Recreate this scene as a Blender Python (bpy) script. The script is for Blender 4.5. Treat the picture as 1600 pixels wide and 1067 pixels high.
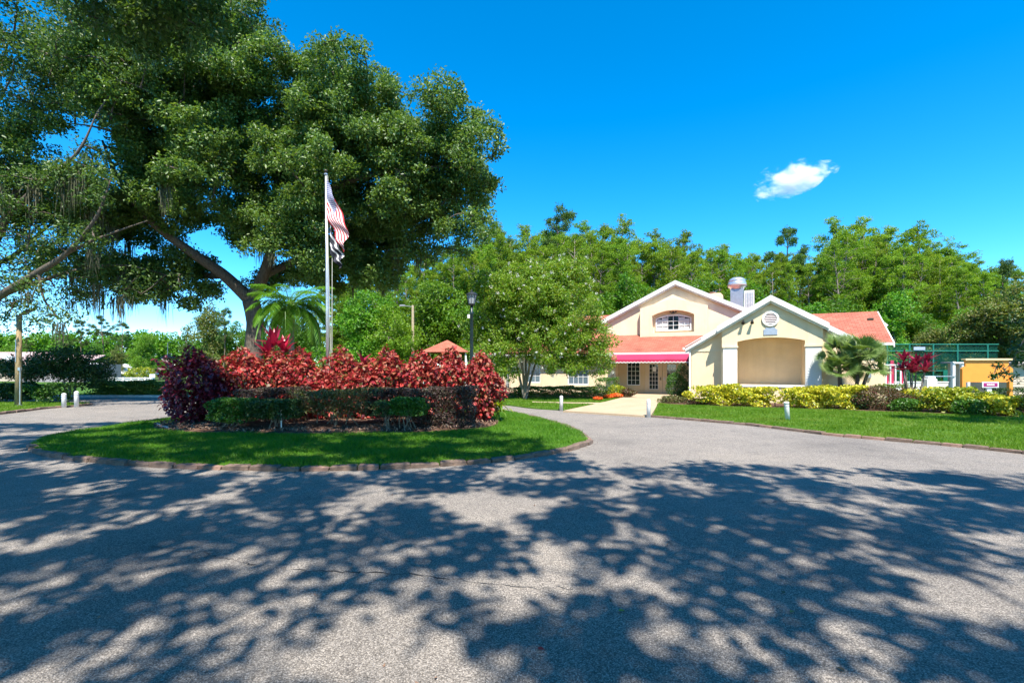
import bpy, math
import numpy as np
from mathutils import Vector, Matrix

for o in list(bpy.data.objects):
    bpy.data.objects.remove(o)
SC = bpy.context.scene
COL = SC.collection
PI = math.pi

# ------------------------------------------------------------------ camera
CAM_H, FPX, HOR = 1.70, 760.0, 576.0          # eye height, focal length and horizon row in 1600 px
cam = bpy.data.cameras.new('camera')
cam.sensor_width = 36.0
cam.lens = 36.0 * FPX / 1600.0
cam.shift_y = (HOR - 533.5) / 1600.0
cam.clip_start, cam.clip_end = 0.05, 6000.0
camo = bpy.data.objects.new('camera', cam)
COL.objects.link(camo)
camo.location = (0, 0, CAM_H)
camo.rotation_euler = (PI / 2, 0, 0)
SC.camera = camo

# ------------------------------------------------------------------ light
LD = Vector((-0.08, 0.59, -1.0)).normalized()  # direction sunlight travels
TS = -LD
sun_el = math.asin(TS.z)
sun_az = math.atan2(TS.x, TS.y)
world = bpy.data.worlds.new('World')
SC.world = world
world.use_nodes = True
wn, wl = world.node_tree.nodes, world.node_tree.links
wn.clear()
w_out = wn.new('ShaderNodeOutputWorld')
w_bg = wn.new('ShaderNodeBackground')
sky = wn.new('ShaderNodeTexSky')
sky.sky_type = 'NISHITA'
sky.sun_disc = False
sky.sun_elevation = sun_el
sky.sun_rotation = sun_az
sky.air_density = 1.0
sky.dust_density = 0.0
sky.altitude = 3500
sky.ozone_density = 2.5
w_hs = wn.new('ShaderNodeHueSaturation')
w_hs.inputs['Saturation'].default_value = 1.40
w_hs.inputs['Value'].default_value = 1.3
w_hs.inputs['Hue'].default_value = 0.492
wl.new(sky.outputs[0], w_hs.inputs['Color'])
wl.new(w_hs.outputs[0], w_bg.inputs[0])
w_bg.inputs[1].default_value = 0.15
wl.new(w_bg.outputs[0], w_out.inputs[0])

sl = bpy.data.lights.new('sun', 'SUN')
sl.energy = 5.0
sl.angle = math.radians(0.53)
sl.color = (1.0, 0.94, 0.84)
so = bpy.data.objects.new('sun', sl)
COL.objects.link(so)
so.location = (3, -25, 45)
so.rotation_euler = LD.to_track_quat('-Z', 'Y').to_euler()

SC.view_settings.view_transform = 'Standard'
SC.view_settings.look = 'None'
SC.view_settings.exposure = 1.04
SC.view_settings.gamma = 1.0
SC.view_settings.use_curve_mapping = False
SC.render.engine = 'CYCLES'
SC.cycles.max_bounces = 8
SC.cycles.transparent_max_bounces = 12
SC.cycles.volume_bounces = 3

# ------------------------------------------------------------------ helpers
def at(px, py, Y):
    return np.array([(px - 800) * Y / FPX, Y, CAM_H - (py - HOR) * Y / FPX])
def gnd(px, py):
    Y = CAM_H * FPX / (py - HOR)
    return ((px - 800) * Y / FPX, Y)
def xat(px, Y):
    return (px - 800) * Y / FPX
def zat(py, Y):
    return CAM_H - (py - HOR) * Y / FPX

def fast_mesh(name, V, F):
    """V (n,3); F (m,3) or (m,4) array"""
    V = np.asarray(V, np.float32); F = np.asarray(F, np.int32)
    k = F.shape[1]
    me = bpy.data.meshes.new(name)
    me.vertices.add(len(V)); me.vertices.foreach_set('co', V.ravel())
    me.loops.add(F.size); me.loops.foreach_set('vertex_index', F.ravel())
    me.polygons.add(len(F))
    me.polygons.foreach_set('loop_start', np.arange(0, F.size, k, dtype=np.int32))
    me.update(calc_edges=True)
    return me

class MB:
    def __init__(s):
        s.v, s.f = [], []
    def add(s, vs, fs):
        o = len(s.v)
        s.v += [tuple(map(float, p)) for p in vs]
        s.f += [tuple(o + i for i in f) for f in fs]
        return s
    def box(s, x0, x1, y0, y1, z0, z1):
        v = [(x0,y0,z0),(x1,y0,z0),(x1,y1,z0),(x0,y1,z0),(x0,y0,z1),(x1,y0,z1),(x1,y1,z1),(x0,y1,z1)]
        return s.add(v, [(0,3,2,1),(4,5,6,7),(0,1,5,4),(1,2,6,5),(2,3,7,6),(3,0,4,7)])
    def cbox(s, x0, x1, y0, y1, z0, z1, c):
        v = [(x0,y0,z0),(x1,y0,z0),(x1,y1,z0),(x0,y1,z0),
             (x0,y0,z1-c),(x1,y0,z1-c),(x1,y1,z1-c),(x0,y1,z1-c),
             (x0+c,y0+c,z1),(x1-c,y0+c,z1),(x1-c,y1-c,z1),(x0+c,y1-c,z1)]
        f = [(0,3,2,1),(8,9,10,11)]
        for a in range(4):
            b = (a+1) % 4
            f += [(a,b,4+b,4+a),(4+a,4+b,8+b,8+a)]
        return s.add(v, f)
    def prism(s, poly, y0, y1):
        """poly of (x,z), extruded along y"""
        n = len(poly)
        v = [(x,y0,z) for x,z in poly] + [(x,y1,z) for x,z in poly]
        f = [tuple(range(n)), tuple(range(2*n-1, n-1, -1))]
        f += [(i, n+i, n+(i+1)%n, (i+1)%n) for i in range(n)]
        return s.add(v, f)
    def slab(s, quad, t):
        """a sloped quad (4 pts) thickened downwards by t"""
        q = [tuple(p) for p in quad]
        v = q + [(p[0],p[1],p[2]-t) for p in q]
        n = len(q)
        f = [tuple(range(n)), tuple(range(2*n-1, n-1, -1))] + [(i, n+i, n+(i+1)%n, (i+1)%n) for i in range(n)]
        return s.add(v, f)
    def tube(s, pts, rad, n=8, cap=True):
        P = [Vector(p) for p in pts]
        if not hasattr(rad, '__len__'): rad = [rad]*len(P)
        o = len(s.v); rings = []
        ref = Vector((0.13, 0.31, 0.94))
        for i, p in enumerate(P):
            t = (P[min(i+1, len(P)-1)] - P[max(i-1, 0)])
            if t.length < 1e-6: t = Vector((0,0,1))
            t.normalize()
            a = t.cross(ref)
            if a.length < 0.1: a = t.cross(Vector((1,0,0)))
            a.normalize(); b = t.cross(a)
            rings.append([tuple(p + (a*math.cos(2*PI*k/n) + b*math.sin(2*PI*k/n))*rad[i]) for k in range(n)])
        v = [q for r in rings for q in r]
        f = []
        for i in range(len(P)-1):
            for k in range(n):
                f.append((i*n+k, i*n+(k+1)%n, (i+1)*n+(k+1)%n, (i+1)*n+k))
        if cap:
            f.append(tuple(range(n-1,-1,-1))); f.append(tuple((len(P)-1)*n+k for k in range(n)))
        return s.add(v, f)
    def lathe(s, prof, n=16, cx=0, cy=0):
        v = [(cx+r*math.cos(2*PI*k/n), cy+r*math.sin(2*PI*k/n), z) for r, z in prof for k in range(n)]
        f = []
        for i in range(len(prof)-1):
            for k in range(n):
                f.append((i*n+k, i*n+(k+1)%n, (i+1)*n+(k+1)%n, (i+1)*n+k))
        f.append(tuple(range(n-1,-1,-1))); f.append(tuple((len(prof)-1)*n+k for k in range(n)))
        return s.add(v, f)
    def build(s, name, mat, parent=None, smooth=False):
        me = bpy.data.meshes.new(name)
        me.from_pydata(s.v, [], s.f)
        me.update()
        if smooth: me.polygons.foreach_set('use_smooth', [True]*len(me.polygons))
        return put(name, me, mat, parent)

def put(name, me, mat=None, parent=None, loc=None, rot=None, scale=None):
    o = bpy.data.objects.new(name, me)
    COL.objects.link(o)
    if mat is not None and len(me.materials) == 0: me.materials.append(mat)
    if parent is not None: o.parent = parent
    if loc is not None: o.location = loc
    if rot is not None: o.rotation_euler = rot
    if scale is not None: o.scale = scale
    return o
def tag(o, label=None, cat=None, group=None, kind=None):
    if label: o['label'] = label
    if cat: o['category'] = cat
    if group: o['group'] = group
    if kind: o['kind'] = kind
    return o
def thing(name, label, cat, loc=(0,0,0), rz=0.0, group=None):
    o = bpy.data.objects.new(name, None)
    o.empty_display_size = 0.3
    COL.objects.link(o)
    o.location = loc; o.rotation_euler = (0,0,rz)
    return tag(o, label, cat, group)

def inpoly(P, poly):
    x, y = P[:,0], P[:,1]; ins = np.zeros(len(P), bool)
    n = len(poly)
    for i in range(n):
        x1, y1 = poly[i]; x2, y2 = poly[(i+1) % n]
        c = ((y1 > y) != (y2 > y))
        xi = (x2-x1)*(y-y1)/((y2-y1) if abs(y2-y1) > 1e-9 else 1e-9) + x1
        ins ^= c & (x < xi)
    return ins
def spline(pts, closed=True, k=8):
    P = [np.array(p, float) for p in pts]; n = len(P); out = []
    rng_ = range(n) if closed else range(n-1)
    for i in rng_:
        if closed: p0,p1,p2,p3 = P[i-1],P[i],P[(i+1)%n],P[(i+2)%n]
        else: p0,p1,p2,p3 = P[max(i-1,0)],P[i],P[i+1],P[min(i+2,n-1)]
        for j in range(k):
            t = j/k
            out.append(0.5*((2*p1)+(-p0+p2)*t+(2*p0-5*p1+4*p2-p3)*t*t+(-p0+3*p1-3*p2+p3)*t**3))
    if not closed: out.append(P[-1])
    return [tuple(p) for p in out]
def unit(a):
    return a / np.maximum(np.linalg.norm(a, axis=1, keepdims=True), 1e-9)

def leaf_arrays(rng, pos, size, aspect=0.55, out=None, up=0.35, droop=0.1, fold=0.18, jitter=0.35):
    """one folded rhombic leaf for each position -> V, F"""
    n = len(pos)
    d = rng.normal(size=(n,3))
    if out is not None: d = d*0.9 + out*0.9
    d[:,2] -= droop
    d = unit(d)
    nn = rng.normal(size=(n,3)); nn[:,2] += up*3
    if out is not None: nn += out*0.8
    s = unit(np.cross(d, nn)); nrm = np.cross(s, d)
    L = (size*(1+jitter*rng.uniform(-1,1,n)))[:,None]
    W = L*aspect
    v = np.empty((n,4,3), np.float32)
    v[:,0] = pos - d*L*0.5
    v[:,1] = pos + s*W*0.5 + nrm*L*fold - d*L*0.05
    v[:,2] = pos + d*L*0.5
    v[:,3] = pos - s*W*0.5 + nrm*L*fold - d*L*0.05
    b = (np.arange(n)*4)[:,None]
    F = np.concatenate([b+np.array([[0,1,2]]), b+np.array([[0,2,3]])], 1).reshape(-1,3)
    return v.reshape(-1,3), F
def cat_arrays(lst):
    V, F, o = [], [], 0
    for v, f in lst:
        V.append(v); F.append(f+o); o += len(v)
    return np.concatenate(V), np.concatenate(F)

# ------------------------------------------------------------------ materials
def newmat(name):
    m = bpy.data.materials.new(name); m.use_nodes = True
    nt = m.node_tree; nt.nodes.clear()
    out = nt.nodes.new('ShaderNodeOutputMaterial')
    return m, nt, out
def ramp(nt, stops, interp='LINEAR'):
    r = nt.nodes.new('ShaderNodeValToRGB'); r.color_ramp.interpolation = interp
    e = r.color_ramp.elements
    while len(e) < len(stops): e.new(0.5)
    for i, (p, c) in enumerate(stops):
        e[i].position = p; e[i].color = (*c, 1)
    return r
def noise(nt, scale, detail=4, rough=0.55, coord=None):
    n = nt.nodes.new('ShaderNodeTexNoise')
    n.inputs['Scale'].default_value = scale; n.inputs['Detail'].default_value = detail
    n.inputs['Roughness'].default_value = rough
    if coord is not None: nt.links.new(coord, n.inputs['Vector'])
    return n
def objco(nt):
    return nt.nodes.new('ShaderNodeTexCoord').outputs['Object']
def geopos(nt):
    return nt.nodes.new('ShaderNodeNewGeometry').outputs['Position']

def plain(name, col, rough=0.6, var=0.12, scale=3.0, bump=0.0, bscale=60.0, metal=0.0, spec=0.5):
    m, nt, out = newmat(name)
    b = nt.nodes.new('ShaderNodeBsdfPrincipled')
    b.inputs['Roughness'].default_value = rough; b.inputs['Metallic'].default_value = metal
    b.inputs['Specular IOR Level'].default_value = spec
    co = objco(nt)
    n = noise(nt, scale, 5, 0.6, co)
    a = tuple(max(0, c*(1-var)) for c in col); z = tuple(min(1, c*(1+var)) for c in col)
    r = ramp(nt, [(0.3, a), (0.7, z)])
    nt.links.new(n.outputs[0], r.inputs[0]); nt.links.new(r.outputs[0], b.inputs['Base Color'])
    if 'stucco' in name:      # faint rain streaks
        mp = nt.nodes.new('ShaderNodeMapping'); mp.inputs['Scale'].default_value = (2.6,2.6,0.22); nt.links.new(co, mp.inputs[0])
        n3 = noise(nt, 1.0, 6, 0.65, mp.outputs[0]); r3 = ramp(nt, [(0.34,(0.945,0.935,0.915)),(0.50,(1,1,1))])
        nt.links.new(n3.outputs[0], r3.inputs[0])
        mu = nt.nodes.new('ShaderNodeMixRGB'); mu.blend_type = 'MULTIPLY'; mu.inputs[0].default_value = 1
        nt.links.new(r.outputs[0], mu.inputs[1]); nt.links.new(r3.outputs[0], mu.inputs[2]); nt.links.new(mu.outputs[0], b.inputs['Base Color'])
    if bump:
        n2 = noise(nt, bscale, 4, 0.6, co)
        bp = nt.nodes.new('ShaderNodeBump'); bp.inputs['Strength'].default_value = bump
        bp.inputs['Distance'].default_value = 0.02
        nt.links.new(n2.outputs[0], bp.inputs['Height']); nt.links.new(bp.outputs[0], b.inputs['Normal'])
    nt.links.new(b.outputs[0], out.inputs[0])
    return m

def leafmat(name, cols, rough=0.42, trans=0.35, tcol=None, spec=0.5, objvar=0.0, patch=0.0):
    """leaf colours picked per leaf; light passes through thin leaves"""
    m, nt, out = newmat(name)
    b = nt.nodes.new('ShaderNodeBsdfPrincipled')
    b.inputs['Roughness'].default_value = rough
    b.inputs['Specular IOR Level'].default_value = spec
    g = nt.nodes.new('ShaderNodeNewGeometry'); oi = nt.nodes.new('ShaderNodeObjectInfo')
    ad = nt.nodes.new('ShaderNodeMath'); ad.operation = 'ADD'
    fr = nt.nodes.new('ShaderNodeMath'); fr.operation = 'FRACT'
    nt.links.new(g.outputs['Random Per Island'], ad.inputs[0]); nt.links.new(oi.outputs['Random'], ad.inputs[1])
    nt.links.new(ad.outputs[0], fr.inputs[0])
    k = len(cols)
    r = ramp(nt, [(i/(k-1) if k > 1 else 0, c) for i, c in enumerate(cols)])
    if patch:     # worn and lush patches of a lawn
        pn = noise(nt, 0.8, 4, 0.6, g.outputs['Position'])
        pm = nt.nodes.new('ShaderNodeMapRange'); pm.inputs['From Min'].default_value = 0.32; pm.inputs['From Max'].default_value = 0.68
        nt.links.new(pn.outputs[0], pm.inputs['Value'])
        px_ = nt.nodes.new('ShaderNodeMix'); px_.inputs[0].default_value = patch
        nt.links.new(fr.outputs[0], px_.inputs[2]); nt.links.new(pm.outputs[0], px_.inputs[3])
        nt.links.new(px_.outputs[0], r.inputs[0])
    else: nt.links.new(fr.outputs[0], r.inputs[0])
    colout = r.outputs[0]
    if objvar:
        hs = nt.nodes.new('ShaderNodeHueSaturation')
        mr = nt.nodes.new('ShaderNodeMapRange'); mr.inputs['To Min'].default_value = 1-objvar; mr.inputs['To Max'].default_value = 1+objvar
        nt.links.new(oi.outputs['Random'], mr.inputs['Value'])
        nt.links.new(mr.outputs[0], hs.inputs['Value'])
        mh = nt.nodes.new('ShaderNodeMapRange'); mh.inputs['To Min'].default_value = 0.485; mh.inputs['To Max'].default_value = 0.515
        m2 = nt.nodes.new('ShaderNodeMath'); m2.operation = 'MULTIPLY'; m2.inputs[1].default_value = 7.31
        m3 = nt.nodes.new('ShaderNodeMath'); m3.operation = 'FRACT'
        nt.links.new(oi.outputs['Random'], m2.inputs[0]); nt.links.new(m2.outputs[0], m3.inputs[0]); nt.links.new(m3.outputs[0], mh.inputs['Value'])
        nt.links.new(mh.outputs[0], hs.inputs['Hue'])
        nt.links.new(colout, hs.inputs['Color']); colout = hs.outputs[0]
    nt.links.new(colout, b.inputs['Base Color'])
    t = nt.nodes.new('ShaderNodeBsdfTranslucent')
    if tcol is None:
        tb = nt.nodes.new('ShaderNodeMixRGB'); tb.blend_type = 'MULTIPLY'; tb.inputs[0].default_value = 1.0
        tb.inputs[2].default_value = (1.5, 1.45, 0.6, 1)
        nt.links.new(colout, tb.inputs[1]); nt.links.new(tb.outputs[0], t.inputs[0])
    else: t.inputs[0].default_value = (*tcol, 1)
    mx = nt.nodes.new('ShaderNodeMixShader'); mx.inputs[0].default_value = trans
    nt.links.new(b.outputs[0], mx.inputs[1]); nt.links.new(t.outputs[0], mx.inputs[2])
    nt.links.new(mx.outputs[0], out.inputs[0])
    return m

def bark(name, c1, c2, scale=6):
    m, nt, out = newmat(name)
    b = nt.nodes.new('ShaderNodeBsdfPrincipled'); b.inputs['Roughness'].default_value = 0.9
    mp = nt.nodes.new('ShaderNodeMapping'); mp.inputs['Scale'].default_value = (1,1,0.25)
    nt.links.new(objco(nt), mp.inputs[0])
    n = noise(nt, scale*3, 6, 0.65, mp.outputs[0])
    r = ramp(nt, [(0.32, c1), (0.68, c2)])
    nt.links.new(n.outputs[0], r.inputs[0]); nt.links.new(r.outputs[0], b.inputs['Base Color'])
    bp = nt.nodes.new('ShaderNodeBump'); bp.inputs['Strength'].default_value = 0.8; bp.inputs['Distance'].default_value = 0.05
    nt.links.new(n.outputs[0], bp.inputs['Height']); nt.links.new(bp.outputs[0], b.inputs['Normal'])
    nt.links.new(b.outputs[0], out.inputs[0])
    return m

def asphalt_mat():
    m, nt, out = newmat('asphalt')
    b = nt.nodes.new('ShaderNodeBsdfPrincipled'); b.inputs['Roughness'].default_value = 0.88
    b.inputs['Specular IOR Level'].default_value = 0.3
    co = geopos(nt)
    vo = nt.nodes.new('ShaderNodeTexVoronoi'); vo.inputs['Scale'].default_value = 125
    nt.links.new(co, vo.inputs['Vector'])
    sep = nt.nodes.new('ShaderNodeSeparateColor'); nt.links.new(vo.outputs['Color'], sep.inputs[0])
    r1 = ramp(nt, [(0.0,(0.155,0.139,0.124)),(0.40,(0.25,0.226,0.203)),(0.75,(0.345,0.312,0.28)),(1.0,(0.50,0.455,0.41))])
    nt.links.new(sep.outputs[0], r1.inputs[0])
    # cell edges are dark binder
    r2 = ramp(nt, [(0.0,(1.08,)*3),(0.55,(0.95,)*3),(0.85,(0.5,)*3)])
    m0 = nt.nodes.new('ShaderNodeMath'); m0.operation = 'MULTIPLY'; m0.inputs[1].default_value = 1.15
    nt.links.new(vo.outputs['Distance'], m0.inputs[0]); nt.links.new(m0.outputs[0], r2.inputs[0])
    mu = nt.nodes.new('ShaderNodeMixRGB'); mu.blend_type = 'MULTIPLY'; mu.inputs[0].default_value = 1
    nt.links.new(r1.outputs[0], mu.inputs[1]); nt.links.new(r2.outputs[0], mu.inputs[2])
    # old patches, wheel wear and stains
    n1 = noise(nt, 0.33, 6, 0.6, co); n2 = noise(nt, 1.7, 8, 0.72, co)
    r3 = ramp(nt, [(0.3,(0.70,0.695,0.70)),(0.45,(0.95,0.94,0.93)),(0.55,(1.0,0.985,0.97)),(0.72,(1.15,1.12,1.07))])
    r4 = ramp(nt, [(0.28,(0.72,0.72,0.73)),(0.45,(0.97,0.965,0.96)),(0.75,(1.12,1.105,1.08))])
    nt.links.new(n1.outputs[0], r3.inputs[0]); nt.links.new(n2.outputs[0], r4.inputs[0])
    a = nt.nodes.new('ShaderNodeMixRGB'); a.blend_type='MULTIPLY'; a.inputs[0].default_value=1
    nt.links.new(mu.outputs[0], a.inputs[1]); nt.links.new(r3.outputs[0], a.inputs[2])
    c = nt.nodes.new('ShaderNodeMixRGB'); c.blend_type='MULTIPLY'; c.inputs[0].default_value=1
    nt.links.new(a.outputs[0], c.inputs[1]); nt.links.new(r4.outputs[0], c.inputs[2])
    nt.links.new(c.outputs[0], b.inputs['Base Color'])
    bp = nt.nodes.new('ShaderNodeBump'); bp.inputs['Strength'].default_value = 0.7; bp.inputs['Distance'].default_value = 0.006
    bp.invert = True
    nt.links.new(vo.outputs['Distance'], bp.inputs['Height']); nt.links.new(bp.outputs[0], b.inputs['Normal'])
    nt.links.new(b.outputs[0], out.inputs[0])
    return m

def soil_mat(name, c1, c2, c3, scale=4.0, fine=40.0):
    m, nt, out = newmat(name)
    b = nt.nodes.new('ShaderNodeBsdfPrincipled'); b.inputs['Roughness'].default_value = 0.95
    b.inputs['Specular IOR Level'].default_value = 0.15
    co = geopos(nt)
    n1 = noise(nt, scale, 6, 0.65, co); n2 = noise(nt, fine, 4, 0.6, co)
    mx = nt.nodes.new('ShaderNodeMath'); mx.operation='ADD'
    h = nt.nodes.new('ShaderNodeMath'); h.operation='MULTIPLY'; h.inputs[1].default_value=0.5
    nt.links.new(n1.outputs[0], mx.inputs[0]); nt.links.new(n2.outputs[0], mx.inputs[1]); nt.links.new(mx.outputs[0], h.inputs[0])
    r = ramp(nt, [(0.36,c1),(0.5,c2),(0.66,c3)])
    nt.links.new(h.outputs[0], r.inputs[0]); nt.links.new(r.outputs[0], b.inputs['Base Color'])
    bp = nt.nodes.new('ShaderNodeBump'); bp.inputs['Strength'].default_value=0.6; bp.inputs['Distance'].default_value=0.03
    nt.links.new(n2.outputs[0], bp.inputs['Height']); nt.links.new(bp.outputs[0], b.inputs['Normal'])
    nt.links.new(b.outputs[0], out.inputs[0])
    return m

def shingle_mat():
    m, nt, out = newmat('roof_shingle')
    b = nt.nodes.new('ShaderNodeBsdfPrincipled'); b.inputs['Roughness'].default_value = 0.85
    b.inputs['Specular IOR Level'].default_value = 0.2
    tc = nt.nodes.new('ShaderNodeTexCoord')
    br = nt.nodes.new('ShaderNodeTexBrick')
    br.inputs['Scale'].default_value = 1.0
    br.inputs['Brick Width'].default_value = 0.30; br.inputs['Row Height'].default_value = 0.145
    br.inputs['Mortar Size'].default_value = 0.012
    br.inputs['Color1'].default_value = (0.50,0.165,0.112,1); br.inputs['Color2'].default_value = (0.37,0.115,0.075,1)
    br.inputs['Mortar'].default_value = (0.20,0.065,0.045,1)
    nt.links.new(tc.outputs['UV'], br.inputs['Vector'])
    n = noise(nt, 0.9, 5, 0.6, tc.outputs['Object'])
    r = ramp(nt, [(0.3,(0.76,)*3),(0.7,(1.18,1.15,1.10))])
    nt.links.new(n.outputs[0], r.inputs[0])
    mu = nt.nodes.new('ShaderNodeMixRGB'); mu.blend_type='MULTIPLY'; mu.inputs[0].default_value=1
    nt.links.new(br.outputs[0], mu.inputs[1]); nt.links.new(r.outputs[0], mu.inputs[2])
    nt.links.new(mu.outputs[0], b.inputs['Base Color'])
    bp = nt.nodes.new('ShaderNodeBump'); bp.inputs['Strength'].default_value=0.5; bp.inputs['Distance'].default_value=0.02
    bp.invert = True
    nt.links.new(br.outputs['Fac'], bp.inputs['Height']); nt.links.new(bp.outputs[0], b.inputs['Normal'])
    nt.links.new(b.outputs[0], out.inputs[0])
    return m

def glass_mat(name, col=(0.02,0.03,0.035), rough=0.04):
    m, nt, out = newmat(name)
    b = nt.nodes.new('ShaderNodeBsdfPrincipled')
    b.inputs['Base Color'].default_value = (*col,1); b.inputs['Roughness'].default_value = rough
    b.inputs['Specular IOR Level'].default_value = 0.8
    nt.links.new(b.outputs[0], out.inputs[0])
    return m

M = {}
M['asphalt'] = asphalt_mat()
M['tar'] = plain('tar', (0.022,0.022,0.024), 0.7, 0.4, 9)
M['ground'] = soil_mat('ground_cover', (0.03,0.055,0.012), (0.05,0.09,0.018), (0.085,0.11,0.03), 0.8, 9)
M['turf'] = soil_mat('turf', (0.035,0.085,0.010), (0.06,0.135,0.014), (0.095,0.17,0.026), 1.3, 30)
M['mulch'] = soil_mat('mulch', (0.035,0.018,0.012), (0.11,0.06,0.04), (0.25,0.16,0.11), 6, 55)
M['concrete'] = soil_mat('tan_concrete', (0.38,0.285,0.18), (0.46,0.35,0.23), (0.53,0.41,0.28), 0.9, 50)
M['kerb'] = plain('kerb_stone', (0.17,0.115,0.085), 0.9, 0.45, 7, 0.7, 45)
M['kerb2'] = plain('kerb_stone_red', (0.25,0.15,0.11), 0.9, 0.35, 7, 0.7, 45)
M['white_kerb'] = plain('white_kerb', (0.6,0.59,0.56), 0.8, 0.2, 5)
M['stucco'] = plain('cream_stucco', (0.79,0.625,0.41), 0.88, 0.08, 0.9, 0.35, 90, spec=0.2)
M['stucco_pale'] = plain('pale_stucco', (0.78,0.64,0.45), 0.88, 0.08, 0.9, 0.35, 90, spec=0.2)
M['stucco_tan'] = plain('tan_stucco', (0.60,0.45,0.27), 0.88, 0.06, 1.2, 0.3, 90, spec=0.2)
M['white'] = plain('white_paint', (0.74,0.73,0.70), 0.55, 0.05, 2.0, spec=0.3)
M['offwhite'] = plain('weathered_white_paint', (0.72,0.71,0.68), 0.6, 0.14, 5.0, spec=0.3)
M['shingle'] = shingle_mat()
M['glass'] = glass_mat('window_glass')
M['glass_blue'] = glass_mat('pale_window_glass', (0.12,0.17,0.20), 0.08)
M['curtain'] = plain('curtain', (0.62,0.62,0.60), 0.9, 0.08, 8)
M['door'] = plain('door_paint', (0.60,0.46,0.30), 0.6, 0.04, 2)
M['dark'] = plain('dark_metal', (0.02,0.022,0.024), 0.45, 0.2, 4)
M['bronze'] = plain('bronze_metal', (0.06,0.045,0.03), 0.45, 0.2, 4, metal=0.4)
M['steel'] = plain('galvanised_steel', (0.52,0.53,0.55), 0.38, 0.12, 5, metal=0.75)
M['alu'] = plain('brushed_aluminium', (0.66,0.67,0.68), 0.35, 0.08, 5, metal=0.7)
M['awning'] = plain('awning_cloth', (0.44,0.022,0.078), 0.85, 0.14, 1.5)
M['plaque'] = plain('plaque_blue_grey', (0.30,0.36,0.45), 0.6, 0.08, 6)
M['vent'] = plain('vent_slat', (0.62,0.52,0.50), 0.6, 0.08, 6)
M['lampgreen'] = plain('dark_green_paint', (0.012,0.028,0.03), 0.35, 0.2, 4)
M['frost'] = plain('lamp_glass', (0.34,0.36,0.38), 0.25, 0.05, 4)
M['wood'] = bark('pole_wood', (0.24,0.17,0.08), (0.40,0.29,0.15), 5)
M['wood_pale'] = bark('pale_pole_wood', (0.40,0.32,0.20), (0.52,0.43,0.29), 5)
M['orange'] = plain('orange_paint', (0.80,0.29,0.035), 0.55, 0.06, 2)
M['tan_cap'] = plain('tan_cap', (0.80,0.58,0.30), 0.6, 0.06, 3)
M['magenta'] = plain('magenta_paint', (0.32,0.02,0.14), 0.5, 0.06, 3)
M['green_paint'] = plain('green_fence_paint', (0.008,0.16,0.11), 0.5, 0.1, 3)
M['teal'] = plain('teal_paint', (0.02,0.42,0.38), 0.6, 0.06, 3)
M['redpaint'] = plain('red_paint', (0.45,0.03,0.08), 0.6, 0.1, 3)
M['siding'] = plain('tan_siding', (0.52,0.42,0.31), 0.7, 0.06, 3)
M['shed_roof'] = plain('grey_roof', (0.30,0.27,0.26), 0.85, 0.12, 3)
M['pinkroof'] = plain('pink_grey_roof', (0.42,0.30,0.27), 0.85, 0.12, 3)
M['f_red'] = plain('flag_red', (0.62,0.025,0.04), 0.75, 0.06, 8)
M['f_white'] = plain('flag_white', (0.80,0.80,0.80), 0.75, 0.04, 8)
M['f_black'] = plain('flag_black', (0.03,0.03,0.045), 0.8, 0.2, 8)
M['rope'] = plain('rope', (0.60,0.58,0.50), 0.9, 0.1, 9)
M['orange_petal'] = leafmat('orange_petal', [(0.75,0.10,0.015),(0.85,0.20,0.02),(0.70,0.07,0.02)], 0.6, 0.2)
M['white_petal'] = leafmat('white_petal', [(0.75,0.74,0.66),(0.8,0.8,0.78),(0.7,0.66,0.52)], 0.6, 0.25, (0.7,0.7,0.6))

M['bark_oak'] = bark('oak_bark', (0.055,0.042,0.032), (0.17,0.135,0.10))
M['bark_grey'] = bark('grey_bark', (0.13,0.105,0.08), (0.30,0.25,0.20))
M['bark_pale'] = bark('pale_bark', (0.30,0.24,0.17), (0.48,0.40,0.30))
M['bark_red'] = bark('pine_bark', (0.10,0.06,0.04), (0.24,0.16,0.11))
M['stem'] = bark('twig_bark', (0.12,0.09,0.06), (0.33,0.27,0.19))
M['L_oak'] = leafmat('oak_leaf', [(0.065,0.135,0.026),(0.12,0.215,0.042),(0.09,0.175,0.036),(0.20,0.285,0.05)], 0.43, 0.36, spec=0.55)
M['L_oak2'] = leafmat('left_oak_leaf', [(0.045,0.10,0.02),(0.08,0.155,0.032),(0.125,0.205,0.04)], 0.45, 0.36, spec=0.5)
M['moss'] = leafmat('spanish_moss', [(0.10,0.10,0.06),(0.15,0.145,0.09),(0.085,0.10,0.045)], 0.9, 0.25)
M['L_cyp'] = leafmat('cypress_needle', [(0.115,0.21,0.014),(0.19,0.31,0.019),(0.145,0.26,0.017),(0.26,0.37,0.026)], 0.6, 0.38, spec=0.25, objvar=0.22)
M['L_pine'] = leafmat('pine_needle', [(0.05,0.11,0.028),(0.08,0.155,0.032),(0.115,0.185,0.036)], 0.55, 0.3, spec=0.3, objvar=0.2)
M['L_broad'] = leafmat('broad_leaf', [(0.06,0.165,0.012),(0.105,0.24,0.015),(0.165,0.30,0.02)], 0.48, 0.36, spec=0.4, objvar=0.25)
M['L_crape'] = leafmat('crape_leaf', [(0.10,0.225,0.015),(0.16,0.30,0.02),(0.21,0.33,0.028),(0.25,0.27,0.05)], 0.45, 0.42)
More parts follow.
